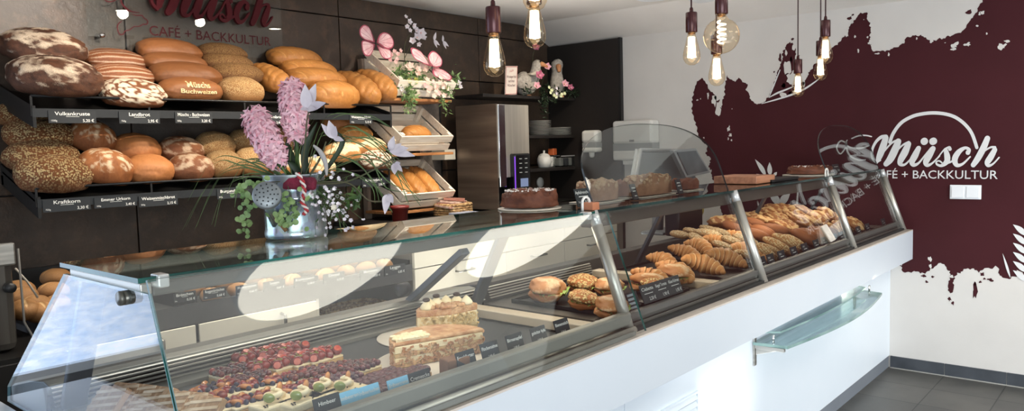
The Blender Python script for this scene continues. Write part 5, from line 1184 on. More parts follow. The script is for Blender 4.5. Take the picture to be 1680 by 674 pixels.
def slice_proto(kind):
    """unit cake slice lying on z=0, long side along x"""
    o = bpy.data.objects.new('cake_slice', None); COL.objects.link(o)
    def B(m, n, mt, bev=0): q = m.build(n, mt, None, bev=bev); q.parent = o
    L, Wd = .095, .052
    if kind in ('strawberry','berry','fruit'):
        B(MB().bx(-L/2, L/2, -Wd/2, Wd/2, .001, .018), 'sponge_base', SPONGE, .002)
        B(MB().bx(-L/2, L/2, -Wd/2, Wd/2, .018, .024), 'cream_layer', CREAM, .002)
        t = MB(); ms = [GLAZE, CUTB, GRAPE]
        if kind == 'strawberry':
            for i in range(4):
                for j in range(2):
                    R_ = rotz(rf.random()*6)@rotx(rf.uniform(.3,1.4)); c_ = Vector((-L*.37+L*.25*i+rf.uniform(-.003,.003), -Wd*.24+Wd*.48*j, .030+rf.uniform(0,.007)))
                    t.lathe([(0,-.017),(.006,-.014),(.0115,-.004),(.0135,.005),(.010,.011),(0,.0125)], c_, 12, R_, 0, False); t.lathe([(0,.0128),(.0085,.0126)], c_, 10, R_, 1, False)
            for i in range(7): t.box((rf.uniform(-.04,.04), rf.uniform(-.02,.02), .043), (.008,.003,.002), rotz(rf.random()*3), 2)
        elif kind == 'berry':
            ms = [BERRY, GLAZE]
            for i in range(6):
                for j in range(4): t.ball((-L*.42+L*.168*i, -Wd*.37+Wd*.25*j, .026+rf.uniform(0,.007)), rf.uniform(.007,.009), 9, 6, 1 if rf.random() < .18 else 0)
        else:
            ms = [FRUITO, GRAPE, BLUEB, GLAZE]
            for i in range(5):
                for j in range(3):
                    k = rf.choice((0,0,0,0,0,1,2,2,3)); c_ = Vector((-L*.4+L*.2*i+rf.uniform(-.003,.003), -Wd*.32+Wd*.32*j, .026+rf.uniform(0,.005))); a_ = rf.random()*6
                    if k == 0: t.tube([c_+rotz(a_)@Vector((.013*math.cos(q_), .011*math.sin(q_)-.006, .002*math.sin(q_*2))) for q_ in [.3+.42*z_ for z_ in range(7)]], [.002,.0045,.0058,.0062,.0058,.0045,.002], 8, 0)
                    elif k == 3: t.lathe([(0,-.013),(.006,-.010),(.0105,-.002),(.0115,.004),(0,.008)], c_, 10, rotz(a_)@rotx(1.3), 3, False)
                    else: s_ = (0,.0105,.0065)[k]; t.ball(c_, (s_, s_*.75, s_*.6 if k == 1 else s_), 10, 7, k, rotz(a_)@rotx(.3))
        B(t, 'fruit_topping', ms)
    elif kind == 'cream':
        B(MB().bx(-L/2, L/2, -Wd/2, Wd/2, .001, .016), 'sponge_base', SPONGE, .002); B(MB().bx(-L/2, L/2, -Wd/2, Wd/2, .016, .034), 'cream_layer', CREAM, .004)
        s = MB(); s.tube([((.021-.0048*t)*math.cos(t*2.6), (.021-.0048*t)*math.sin(t*2.6), .039+.0056*t) for t in [k*.12 for k in range(36)]], [.0085*(1-k/46) for k in range(36)], 8)
        for k in range(0): s.tube([(.026*math.cos(2*PI*k/9), .026*math.sin(2*PI*k/9), .036), (.0*1, 0, .066)], [.007,.002], 6)
        B(s, 'cream_swirl', CREAM)
        B(MB().ball((.022,.012,.055), (.014,.005,.010), 12, 8, 0, rotz(.6)), 'orange_segment', FRUITO)
        B(MB().ball((-.024,-.012,.048), (.012,.004,.010), 12, 8, 0, rotz(2.2)), 'grape_half', GRAPE)
        n = MB()
        for k in range(14): n.box((rf.uniform(-.045,.045), rf.uniform(-.024,.024), .036), (.004,.002,.002), rotz(rf.random()*3))
        B(n, 'nut_sprinkles', CHOC)
    elif kind == 'plum':
        B(MB().bx(-L*.85, L*.85, -Wd*.45, Wd*.45, .001, .014), 'dough_base', SPONGE, .002)
        t = MB()
        for i in range(9):
            for j in range(2): t.ball((-L*.76+L*.19*i, -Wd*.2+Wd*.4*j, .019+rf.uniform(0,.003)), (.013,.0145,.009), 10, 7, 0, roty(-.5))
        B(t, 'plum_topping', PLUM)
    elif kind == 'strudel':
        B(MB().prism([(-.055,0),(.055,0),(.052,.016),(-.048,.018)], (0,-.035,.001), (1,0,0), (0,0,1), (0,.07,0)), 'pastry_body', mat('folded_pastry', srgb(196,160,122), .7, c2=srgb(160,122,88), scale=9, stretch=(1,14,2), bump=.4), .004)
        t = MB()
        for k in range(6): t.box((-.04+.016*k, 0, .0185), (.006,.068,.002), rotz(.2))
        B(t, 'sugar_stripes', mat('sugar_stripe', srgb(222,200,172), .7, c2=srgb(190,160,126), scale=40))
    return o
def put_slices(kind, spots, cat, group, labels):
    pr = None
    for i, (u, v, rz, *tl) in enumerate(spots):
        if pr is None: pr = o = slice_proto(kind)
        else: o = dup(pr)
        z = tl[1] if len(tl) > 1 else ZD+.001
        q = onz(u, v, z+.02); o.location = (q.x, q.y, z); o.rotation_euler = (0, tl[0] if tl else 0, rz)
        tag(o, labels(i) if callable(labels) else labels[i], cat, group)
put_slices('strawberry', [(414,590,.05),(446,584,.05),(476,580,.05),(438,604,.05),(470,599,.05),(502,593,.05),(528,588,.05)], 'cake slice', 'strawberry slices', lambda i: ('%s glazed strawberry slice from the left in the %s row' % (ORD[i if i < 3 else i-3], 'rear' if i < 3 else 'front')))
put_slices('berry', [(382,612,.05),(408,624,.05),(500,618,.05),(532,612,.05),(562,608,.05),(590,606,.05),(528,632,.05),(560,628,.05)], 'cake slice', 'dark berry slices', lambda i: ('dark berry slice left of the fruit slices, rear','dark berry slice left of the fruit slices, second','first dark berry slice right of the fruit slices, rear row','second dark berry slice in the rear row','third dark berry slice in the rear row','rightmost dark berry slice in the rear row','left dark berry slice directly behind the cream swirls','right dark berry slice directly behind the plum slices')[i])
put_slices('fruit', [(346,640,.05),(384,642,.05),(424,634,.05),(462,626,.05),(330,662,.05),(368,668,.05),(408,660,.05),(450,650,.05),(486,640,.05)], 'cake slice', 'mixed fruit slices', lambda i: '%s mixed fruit slice from the left in the %s row' % (ORD[i if i < 4 else i-4], 'rear' if i < 4 else 'front'))
put_slices('cream', [(452,668,.1),(496,664,.1),(532,650,.1),(566,648,.1)], 'cake slice', 'cream swirl slices', lambda i: '%s cream slice with piped swirl and orange segment from the left' % ORD[i])
put_slices('plum', [(596,646,.12),(622,640,.12),(640,628,.12),(612,622,.12),(658,618,.12)], 'cake slice', 'plum slices', lambda i: '%s dark red plum slice behind the sky-sheen blue price cards' % ('front left','front middle','front right','rear left','rear right')[i])
put_slices('strudel', [(172,662,.35,-.75,ZD+.03),(194,656,.35,-.75,ZD+.03),(222,658,.35,-.75,ZD+.03),(250,662,.35,-.75,ZD+.03),(276,670,.35,-.75,ZD+.03),(306,672,.35,-.75,ZD+.03),(328,680,.35,-.75,ZD+.03)], 'pastry', 'folded pastry slices', lambda i: '%s beige folded pastry slice from the left in the leaning row by the end glass' % ORD[i])
# round boards and tortes
def board_(c, r, lab): return tag(MB().lathe([(0,0),(r,0),(r+.001,.002),(r,.004),(0,.004)], c, 56).build('cake_board', mat('cake_board_cream', srgb(232,222,206), .5, c2=srgb(226,214,196), scale=4), loc=c), lab, 'cake board')
B1 = Vector((1.318, 1.388, ZD+.0005)); B2 = Vector((1.47, 1.61, ZD+.0005))
board_(B1, .158, 'round cream cake board under the halved ring cake'); board_(B2, .128, 'round cream cake board under the tall nut torte')
th = thing('halved_cake', (B1.x, B1.y, B1.z+.004), 'half a round cake with almond coating and pale cream top on the front board', 'cake')
ang = math.atan2(1.345-1.421, 1.443-1.189)
def half(r0, r1, z0, z1, a0, a1, n=28): 
    return [(r1*math.cos(a0+(a1-a0)*k/n), r1*math.sin(a0+(a1-a0)*k/n)) for k in range(n+1)] + ([(0,0)] if r0 == 0 else [(r0*math.cos(a1-(a1-a0)*k/n), r0*math.sin(a1-(a1-a0)*k/n)) for k in range(n+1)])
O1 = Vector((B1.x, B1.y-.01, B1.z+.0045))
def lay(name, th, O, a0, a1, r, z0, z1, mt, rough=.0, bev=.002):
    m = MB(); m.prism(half(0, r, z0, z1, a0, a1), O+Vector((0,0,z0)), (1,0,0), (0,1,0), (0,0,z1-z0)); return m.build(name, mt, th, bev=bev)
for i, (z0, z1, mt) in enumerate(((0,.010,SPONGE),(.010,.026,CREAM),(.026,.036,SPONGE),(.036,.054,CREAM))): lay('sponge_layer' if mt is SPONGE else 'cream_layer', th, O1, ang, ang+PI, .124, z0, z1, mt)
m = MB(); poly = half(0, .127, 0, 0, ang, ang+PI); m.prism(poly, O1+Vector((0,0,.054)), (1,0,0), (0,1,0), (0,0,.010)); k = m.build('almond_top', ALMOND, th, bev=.004)
m = MB()
for k in range(420):
    a = ang+PI*rf.random(); r = .125; z = rf.uniform(.002,.06)
    m.box(O1+Vector((r*math.cos(a), r*math.sin(a), z)), (.010,.0025,.006), rotz(a+PI/2)@rotx(rf.uniform(-.6,.6)))
for k in range(160): 
    t = rf.uniform(-1,1); q = O1+Vector((.12*t*math.cos(ang), .12*t*math.sin(ang), rf.uniform(.004,.05)))+Vector((math.sin(ang)*.002,-math.cos(ang)*.002,0)); m.box(q, (.009,.003,.005), rotz(ang)@roty(rf.uniform(-1,1)))
m.build('almond_flakes', ALMOND, th)
m = MB(); q = O1+Vector((0,0,.064)); s = [(-.118,.004),(-.03,.004),(-.03,.035),(-.06,.06),(-.105,.05)]; R2 = rotz(ang)
m.prism(s, q, R2@Vector((1,0,0)), R2@Vector((0,1,0)), (0,0,.006))
for k in range(70): p_ = Vector((rf.uniform(-.115,-.03), rf.uniform(.006,.05), .006)); m.ball(q+R2@p_, (.010,.006,.004), 8, 5, 0, rotz(rf.random()*3))
m.build('pale_cream_topping', CREAM, th)
# chocolate brown slice in front of it
cs = onz(736, 596, ZD+.03); th = thing('chocolate_slice', (cs.x, cs.y-.02, ZD+.005), 'small plain brown cake block below the halved cake', 'cake')
MB().box((cs.x, cs.y-.02, ZD+.027), (.062,.04,.044), rotz(-.2)).build('cocoa_block', COCOA, th, bev=.003)
# tall nut torte, a cut piece
O2 = Vector((1.525, 1.545, B2.z+.0045)); th = thing('nut_torte', O2, 'tall cream torte with brown ring top, cream dots and chocolate buttons', 'cake')
a0, a1 = ang+.2, ang+PI*.9
for z0, z1, mt in ((0,.012,SPONGE),(.012,.056,CREAM),(.056,.076,ALMOND)): lay({'sponge':'sponge_layer','whipped_cream':'cream_layer','almond_caramel':'caramel_ring'}[mt.name], th, O2, a0, a1, .098 if z1 < .06 else .1, z0, z1, mt, bev=.003)
m = MB()
for k in range(300):
    a = a0+(a1-a0)*rf.random(); m.box(O2+Vector((.0985*math.cos(a), .0985*math.sin(a), rf.uniform(.002,.055))), (.009,.0025,.006), rotz(a+PI/2)@rotx(rf.uniform(-.6,.6)))
    t = rf.uniform(-.9,.9); e = a0 if t > 0 else a1; m.box(O2+Vector((abs(t)*.1*math.cos(e), abs(t)*.1*math.sin(e), rf.uniform(.004,.055)))+Vector((0,-.001,0)), (.009,.003,.005), rotz(e)@roty(rf.uniform(-1,1)))
m.build('almond_flakes', mat('pale_almond', srgb(232,206,152), .6, c2=srgb(214,176,116), scale=50), th)
for k in range(6):
    a = a0+.2+(a1-a0-.4)*k/5; c = O2+Vector((.07*math.cos(a), .07*math.sin(a), .076)); m = MB(); m.lathe([(.017,0),(.019,.006),(.014,.014),(.006,.022),(0,.026)], c, 12); m.build('cream_dot', CREAM, th)
    if k % 2: MB().ball(c+Vector((0,0,.027)), (.011,.011,.007), 14, 8).build('chocolate_button', CHOC, th)
m = MB()
for k in range(40): a = a0+(a1-a0)*rf.random(); r = .06*rf.random(); m.ball(O2+Vector((r*math.cos(a), r*math.sin(a), .080)), (.010,.008,.006), 8, 6, 0, rotz(rf.random()*3))
m.build('nut_crumble', ALMOND, th)
# ---------------------------------------------------------------- small standing cards
CARD_SHEEN = mat('card_sky_sheen', srgb(120,190,225), .3, c2=srgb(150,206,236), scale=3)  # light blue stands in for sky reflected on black cards
def stand_card(u, v, w, h, lines, label, mt=CARD, group='cards along the cake case rail', y=1.243, z=ZD, name='price_card', fixed=None):
    c = onz(u, v, z) if fixed is None else Vector(fixed); 
    if fixed is None: c = ony(u, v, y); c.z = max(c.z, z+.001+h/2*math.cos(.3))
    th = thing(name, (c.x, c.y, c.z-h/2), label, 'price card', group)
    R_ = rotx(-.3) if mt is not None else None
    MB().box(c, (w, .003, h), R_).build('card', mt, th, bev=.001)
    X, Zd = R_@Vector((1,0,0)), R_@Vector((0,0,1)); o_ = c+R_@Vector((0,-.0019,0)); L = MB()
    for t_, dx, dz, s, al in lines:
        if t_ is None: L.box(o_+X*dx*w+Zd*dz*h, (s*w, .0003, .05*h), R_)
        else: put_text(L, t_, o_+X*dx*w+Zd*dz*h, X, Zd, size=s*h, width=min(w*.9, s*h*len(t_)*.52) if al == 'C' else None, align=al, bold=.008)
    L.build('lettering', CARDTXT, th)
    f = MB(); f.box(c+R_@Vector((0,.008,-h*.42)), (w*.5,.014,.004), None); f.build('foot', BLACK, th); return th
for u, v, t_ in ((690,625,'Cremeecke'),(765,591,'Frankfurter'),(804,576,'Flockensahne'),(845,562,'Birnenapfel'),(884,550,'gedeckter Apfel'),(922,537,'Bienenstich')):
    stand_card(u, v, .062, .046, [(t_,0,.12,.26,'C'),('2,80 €',0,-.28,.15,'C')], 'black price card reading %s along the case front' % t_)
for u, v, t_, m_ in ((538,668,'Himbeer',CARD),(572,660,'Himbeeren',CARD_SHEEN),(606,650,'Erdbeerkuchen',CARD_SHEEN),(655,637,'Erdbeercreme',CARD_SHEEN)):
    stand_card(u, v, .062 if m_ is CARD else .058, .046, [(t_,0,.15,.24,'C')], '%s price card reading %s at the case front' % ('black' if m_ is CARD else 'sky-sheen blue', t_), m_)
# ================================================================ filled rolls on the black tray
def tray(name, x0, x1, y0, y1, z, lab, h=.014):
    m = MB(); m.bx(x0,x1,y0,y1,z,z+.003).bx(x0,x1,y0,y0+.004,z,z+h).bx(x0,x1,y1-.004,y1,z,z+h).bx(x0,x0+.004,y0,y1,z,z+h).bx(x1-.004,x1,y0,y1,z,z+h)
    return tag(m.build(name, BLACKM, loc=((x0+x1)/2,(y0+y1)/2,z), bev=.001), lab, 'tray')
ZP2 = .8645
tray('black_tray', 1.965, 2.46, 1.29, 1.70, ZP2, 'black tray under the filled rolls')
tray('black_tray', 2.60, 3.05, 1.27, 1.74, ZP2+.0, 'black tray under the croissants')
CI = bread_mat('ciabatta_crust', srgb(140,80,40), srgb(198,136,84), srgb(232,198,156), bump=.5); CIS = bread_mat('seeded_roll_crust', srgb(124,68,32), srgb(178,112,60), srgb(226,190,138), seeds=srgb(222,190,130), bump=1.2, seedscale=90)
LETT = mat('lettuce', srgb(126,160,64), .5, c2=srgb(170,196,110), scale=30); HAM = mat('ham_slice', srgb(222,160,140), .5, c2=srgb(206,138,120), scale=20); CHEESE = mat('cheese_slice', srgb(240,214,140), .5, scale=10)
def sandwich_proto(seeded):
    o = bpy.data.objects.new('filled_roll', None); COL.objects.link(o)
    nu, nv = 36, 14
    def shell(top):
        vs = []; cols = []
        for i in range(nv+1):
            ph = PI/2*i/nv
            for j in range(nu):
                th = 2*PI*j/nu; p = Vector((math.sin(ph)*math.cos(th), math.sin(ph)*math.sin(th)*.72, math.cos(ph)**.8 if top else -math.cos(ph)**.8*.55)); n = noise.fractal(p*1.8+Vector((3 if top else 7,1,1+seeded)), 1, 2, 3)
                d = 1+.15*n; vs.append(Vector((p.x*d*.080, p.y*d*.078, p.z*(.036 if top else .054)*d)) + Vector((0,0,.036 if top else .033))); cols.append((.4+.4*abs(p.z)+.2*n, ss((n+.25)*1.2)*.55, 1.0 if top else 0))
        m = MB(); fs = [(i*nu+j, (i+1)*nu+j, (i+1)*nu+(j+1)%nu, i*nu+(j+1)%nu) for i in range(nv) for j in range(nu)]; fs.append(tuple(nv*nu+j for j in range(nu)))
        m.add(vs, fs, 0, True); return m, cols
    for top, nm in ((1,'roll_top'),(0,'roll_bottom')):
        m, c = shell(top); k = m.build(nm, CIS if seeded else CI, None, col=c); k.parent = o
        if top: k.rotation_euler = (.16, 0, 0); k.location = (0, .006, .004)
    m = MB(); n = 44; vs = []
    for k in range(n):
        a = 2*PI*k/n; w = .004*math.sin(k*2.9)+.003*math.sin(k*1.3); k_ = 1.08 if math.sin(a) < .2 else .8; vs += [(.02*math.cos(a), .015*math.sin(a), .035), ((.076+w)*math.cos(a)*k_, (.058+w)*math.sin(a)*k_, .032+w*1.8)]
    m.add(vs, [(2*k, 2*k+1, (2*k+3)%(2*n), (2*k+2)%(2*n)) for k in range(n)], 0, True); k = m.build('lettuce', LETT, None); k.parent = o
    m = MB(); vs = []
    for k in range(n):
        a = 2*PI*k/n; w = .003*math.sin(k*1.7); vs += [(0.01*math.cos(a), .01*math.sin(a), .038), ((.062+w)*math.cos(a), (.046+w)*math.sin(a), .0375+w)]
    m.add(vs, [(2*k, 2*k+1, (2*k+3)%(2*n), (2*k+2)%(2*n)) for k in range(n)], 0, True); k = m.build('ham', CHEESE if seeded else HAM, None); k.parent = o
    return o
sp0 = [None, None]
for i, (u, v, sd, rz, s, lab) in enumerate(((898,482,0,.5,1.12,'smooth filled roll at the left rear corner of the black tray'),(957,470,1,.3,.95,'seeded filled roll at the back of the black tray'),(958,495,1,.9,.88,'seeded filled roll in the middle of the black tray'),(1003,508,0,.6,.92,'filled roll nearest the steel post, left side'),(1000,473,0,.2,.85,'filled roll behind the steel post'),(1062,490,0,1.2,.95,'lettuce-filled roll just right of the steel post'),(1075,470,1,.2,.85,'seeded filled roll behind the lettuce-filled one'),(1105,476,0,.9,1.05,'large filled roll behind the wide price board'))):
    if sp0[sd] is None: sp0[sd] = o = sandwich_proto(sd)
    else: o = dup(sp0[sd])
    q = onz(u, v, ZP2+.03) if i not in (5, 7) else ony(u, v, 1.40); o.location = (q.x, q.y, ZP2+.0025); o.rotation_euler = (0,0,rz); o.scale = (s,)*3; tag(o, lab, 'sandwich', 'filled rolls')
c = ony(1088, 498, 1.245); pb = thing('price_board', (c.x, 1.245, .866), 'wide dark price board listing filled rolls in front of the lettuce rolls', 'price board')
R_ = rotx(-.35); cc = Vector((c.x, 1.25, .921)); MB().box(cc, (.25,.004,.060), R_).build('card', mat('board_grey', srgb(58,60,62), .5, c2=srgb(66,68,70), scale=6), pb, bev=.001)
X, Zd = R_@Vector((1,0,0)), R_@Vector((0,0,1)); o_ = cc+R_@Vector((0,-.0026,0)); L = MB()
for k, (t_, pz) in enumerate((('Ciabatta','2,20 €'),('Riegel Tomate','1,90 €'),('Käse Körner','1,95 €'))):
    put_text(L, t_, o_+X*(-.085+.085*k)+Zd*.010, X, Zd, size=.015, width=.07, align='C', bold=.01); put_text(L, pz, o_+X*(-.07+.085*k)-Zd*.022, X, Zd, size=.015, align='C', bold=.01); L.box(o_+X*(-.085+.085*k), (.05,.0003,.002), R_)
L.build('lettering', CARDTXT, pb); MB().box(cc+Vector((0,.018,-.030)), (.2,.03,.004)).box(cc+Vector((0,.022,-.042)), (.03,.012,.026)).build('foot', BLACK, pb)
lb_ = Vector((2.02,1.25,.905)); lb2 = thing('allergen_card', (lb_.x, 1.25, .866), 'dark card with pale bars right beside the steel post', 'card')
MB().box(lb_, (.06,.003,.07), R_).build('card', CARD, lb2); L = MB()
for k in range(5): L.box(lb_+R_@Vector((-.005,-.0018,.026-.013*k)), (.04,.0004,.007), R_)
L.build('bars', mat('pale_bar', srgb(170,180,190), .6), lb2)
# ================================================================ croissants
CRM = bread_mat('croissant_crust', srgb(128,72,34), srgb(204,140,82), srgb(240,202,148), bump=.3, rough=.42)
def croissant():
    n, k = 60, 20; vs = []; cols = []
    for i in range(n+1):
        t = -1+2*i/n; a = t*1.15; cx, cy = .085*math.sin(a), .085*(1-math.cos(a))*.9
        seg = (abs(t)*4.0) % 1.0; r = .043*(1-abs(t)**1.7*.78)*(1-.20*seg) + .002
        tg = Vector((math.cos(a), math.sin(a)*.9, 0)).normalized(); sd = Vector((-tg.y, tg.x, 0))
        for j in range(k):
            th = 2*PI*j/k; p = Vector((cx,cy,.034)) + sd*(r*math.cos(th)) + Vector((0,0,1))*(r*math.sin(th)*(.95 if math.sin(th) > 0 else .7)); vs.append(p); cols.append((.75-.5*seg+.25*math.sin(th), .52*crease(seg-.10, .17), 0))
    m = MB(); m.add(vs, [(i*k+j, i*k+(j+1)%k, (i+1)*k+(j+1)%k, (i+1)*k+j) for i in range(n) for j in range(k)]+[tuple(range(k)), tuple(n*k+j for j in range(k))[::-1]], 0, True); return m, cols
m_, c_ = croissant(); cr0 = m_.build('croissant', CRM, None, col=c_)
for i, (u, v, rz, z, s, lab) in enumerate(((1068,432,.9,0,.98,'pale croissant at the left front corner of its tray'),(1108,440,.6,0,1.0,'second croissant from the left in the front row'),(1148,436,2.2,.0,1.05,'third croissant from the left in the front row'),(1186,440,2.4,0,1.05,'fourth croissant from the left in the front row'),(1222,444,2.3,0,1.05,'croissant in the front row touching the steel post'),(1090,418,.3,.01,.9,'leftmost croissant of the back row'),(1122,412,1.0,.02,.9,'second croissant of the back row'),(1150,406,.2,.03,.9,'third croissant of the back row'),(1176,410,1.4,.03,.9,'fourth croissant of the back row'),(1206,408,.8,.03,.9,'rightmost croissant of the back row by the post'))):
    o = cr0 if i == 0 else cr0.copy()
    if i: COL.objects.link(o)
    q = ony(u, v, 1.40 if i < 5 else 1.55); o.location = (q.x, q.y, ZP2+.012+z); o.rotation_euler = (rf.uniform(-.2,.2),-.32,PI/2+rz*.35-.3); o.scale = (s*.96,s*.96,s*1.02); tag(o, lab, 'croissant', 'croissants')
# ================================================================ pastries, three rows
PM = dict(stick=bread_mat('seeded_stick_crust', srgb(132,82,42), srgb(186,134,82), srgb(222,190,142), seeds=srgb(224,196,146), bump=.9, seedscale=110),
          flaky=bread_mat('flaky_pastry', srgb(112,60,28), srgb(176,112,62), srgb(228,184,128), bump=.7, rough=.45),
          oval=bread_mat('oval_pastry', srgb(104,56,28), srgb(160,96,54), srgb(206,156,106), bump=.4),
          crumb=bread_mat('crumb_pastry', srgb(148,98,56), srgb(200,154,104), srgb(230,202,160), seeds=srgb(230,204,162), bump=1.2, seedscale=80))
def pastry(kind, seed):
    nu, nv = 40, 22; vs = []; cols = []
    for i in range(nv+1):
        ph = PI*i/nv
        for j in range(nu):
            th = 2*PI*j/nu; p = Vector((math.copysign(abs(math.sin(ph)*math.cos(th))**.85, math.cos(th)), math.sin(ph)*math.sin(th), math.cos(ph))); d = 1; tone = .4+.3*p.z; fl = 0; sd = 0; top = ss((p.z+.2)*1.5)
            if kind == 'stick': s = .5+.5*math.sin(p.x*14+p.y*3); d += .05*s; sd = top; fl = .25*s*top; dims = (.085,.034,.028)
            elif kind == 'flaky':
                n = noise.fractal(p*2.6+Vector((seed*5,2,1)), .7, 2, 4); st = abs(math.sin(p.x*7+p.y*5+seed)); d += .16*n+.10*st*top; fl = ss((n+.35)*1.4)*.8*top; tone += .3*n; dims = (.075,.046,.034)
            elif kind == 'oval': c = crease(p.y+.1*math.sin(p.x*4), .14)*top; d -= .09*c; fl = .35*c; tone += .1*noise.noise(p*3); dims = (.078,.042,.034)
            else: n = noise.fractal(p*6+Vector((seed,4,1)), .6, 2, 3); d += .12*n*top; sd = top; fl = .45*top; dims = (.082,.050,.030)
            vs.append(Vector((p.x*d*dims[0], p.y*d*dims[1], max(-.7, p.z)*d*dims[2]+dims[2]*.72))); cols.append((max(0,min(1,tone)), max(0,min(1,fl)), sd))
    m = MB(); m.add(vs, [(i*nu+j, (i+1)*nu+j, (i+1)*nu+(j+1)%nu, i*nu+(j+1)%nu) for i in range(nv) for j in range(nu)], 0, True); return m, cols
_PS = {}
NM = dict(stick='seeded_stick', flaky='flaky_pastry', oval='oval_pastry', crumb='crumble_pastry'); LN = dict(stick='pale seeded stick', flaky='golden flaky pastry', oval='brown oval pastry', crumb='pale crumble pastry')
def put_pastry(kind, p, rz, s, label, tiltx=0):
    key = (kind, rf.randint(0, 2))
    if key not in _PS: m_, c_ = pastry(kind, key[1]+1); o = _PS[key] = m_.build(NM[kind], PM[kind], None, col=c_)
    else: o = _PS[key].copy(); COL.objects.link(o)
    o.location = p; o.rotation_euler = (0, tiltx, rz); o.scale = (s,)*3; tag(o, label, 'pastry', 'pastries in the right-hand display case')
def row(nm, y, z, specs, tl):
    cnt = {}
    for x0, n, step, kind in specs:
        for k in range(n):
            c = cnt.get(kind, 0); cnt[kind] = c+1
            put_pastry(kind, (x0+step*k+rf.uniform(-.006,.006), y+rf.uniform(-.012,.012), z+rf.uniform(0,.006)), PI/2+rf.uniform(-.55,.45)+.25, rf.uniform(.70,.98)*(.82 if kind == 'crumb' else 1), '%s %s from the left in the %s row' % (ORD[c] if c < 20 else 'last', LN[kind], nm), -tl+rf.uniform(-.18,.18))
tray('black_tray', 3.07, 4.62, 1.265, 1.745, ZP2, 'long black tray under the pastries beside the end wall')
row('front', 1.345, ZP2+.030, ((3.10,6,.098,'stick'),(3.70,4,.105,'oval'),(4.13,4,.11,'flaky')), .42)
row('second', 1.48, ZP2+.062, ((3.10,3,.12,'crumb'),(3.47,3,.105,'oval'),(3.79,7,.115,'flaky')), .40)
row('third', 1.60, ZP2+.085, ((3.12,3,.12,'crumb'),(3.48,3,.115,'oval'),(3.84,6,.12,'flaky')), .36)
row('rearmost', 1.69, ZP2+.095, ((3.14,3,.13,'crumb'),(3.55,8,.12,'flaky')), .15)
c = onz(1358, 388, .93); tag(MB().box((c.x, c.y, .945), (.07,.03,.085), rotz(.5)@rotx(-.5)@roty(.2)).build('paper_bag', mat('white_paper', srgb(226,216,204), .8, c2=srgb(206,196,184), scale=14, bump=.4), loc=(c.x,c.y,.93), bev=.006), 'white folded paper packet standing among the pastries', 'packet')
# small black tags
for i, (u, v) in enumerate(((1251,438),(1265,432),(1283,425),(1303,417),(1321,411),(1340,404),(1354,399),(1370,394),(1381,390),(1396,386),(1409,382),(1424,376),(1450,367))):
    c = ony(u, v, 1.25); s = depth(c)/FPX; c.z = max(c.z, .897)
    stand_card(u, v, .072, .054, [('Stück',-.35,.18,.2,'L'),(None,0,.02,.5,'C'),('1,%d0 €' % (5+i%4),.42,-.32,.26,'R')], 'small black price tag, %s from the left in front of the pastries' % ORD[i], CARD, 'small tags before the pastries', fixed=(c.x, 1.25, c.z))
# ================================================================ on the glass top
ZG2 = 1.2012
CRU = bread_mat('crumble_cake_crust', srgb(122,84,60), srgb(170,126,96), srgb(206,172,138), seeds=srgb(208,176,142), bump=1.4, seedscale=60); TART = bread_mat('tart_crust', srgb(76,40,28), srgb(128,74,50), srgb(200,164,132), bump=1.0, fine=40)
def round_cake(c, r, h, mt, top, label, boardr=None, sugar=0, nm='cake'):
    th = thing(nm, (c.x, c.y, ZG2), label, 'cake'); nu = 56; prof = [(0,h),(.55,h*1.02),(.85,h*1.0),(.95,h*.92),(1,h*.7),(1,h*.35),(.97,.004),(0,.002)]
    vs = []; cols = []
    pr = smooth_path(prof, 3)
    for a_, z_ in pr:
        for j in range(nu):
            t = 2*PI*j/nu; p = Vector((a_*math.cos(t), a_*math.sin(t), z_/r)); n = noise.fractal(p*5+Vector((r*90,1,2)), .8, 2, 4); k = ss((z_-h*.6)/(h*.3)); flute = .02*math.sin(t*26)*(1-k)*(a_ > .9)
            vs.append((c.x+p.x*r*(1+.05*n+flute), c.y+p.y*r*(1+.05*n+flute), ZG2+.004+max(.001, z_+.22*h*n*k))); cols.append((.4+.35*n, top*k*ss((n+.4)*1.2), k))
    m = MB(); m.add(vs, [(i*nu+j, (i+1)*nu+j, (i+1)*nu+(j+1)%nu, i*nu+(j+1)%nu) for i in range(len(pr)-1) for j in range(nu)], 0, True); m.build('cake_body', mt, th, col=cols)
    if sugar:
        g = MB()
        for k in range(sugar): t = rf.random()*2*PI; q = r*.93*rf.random()**.5; g.box((c.x+q*math.cos(t), c.y+q*math.sin(t), ZG2+h*1.02+.006), (.006,.004,.004), rotz(t)@rotx(t))
        g.build('sugar_nibs', mat('sugar_nib', srgb(246,240,232), .6), th)
    br = boardr or r*1.1
    tag(MB().lathe([(0,0),(br,0),(br+.002,.003),(0,.003)], (c.x, c.y, ZG2), 48).build('cake_plate', mat('cake_board_cream', None), loc=(c.x,c.y,ZG2)), 'cream board under the '+label.split(',')[0].split(' on ')[0].split(' beside')[0], 'cake board')
    return th
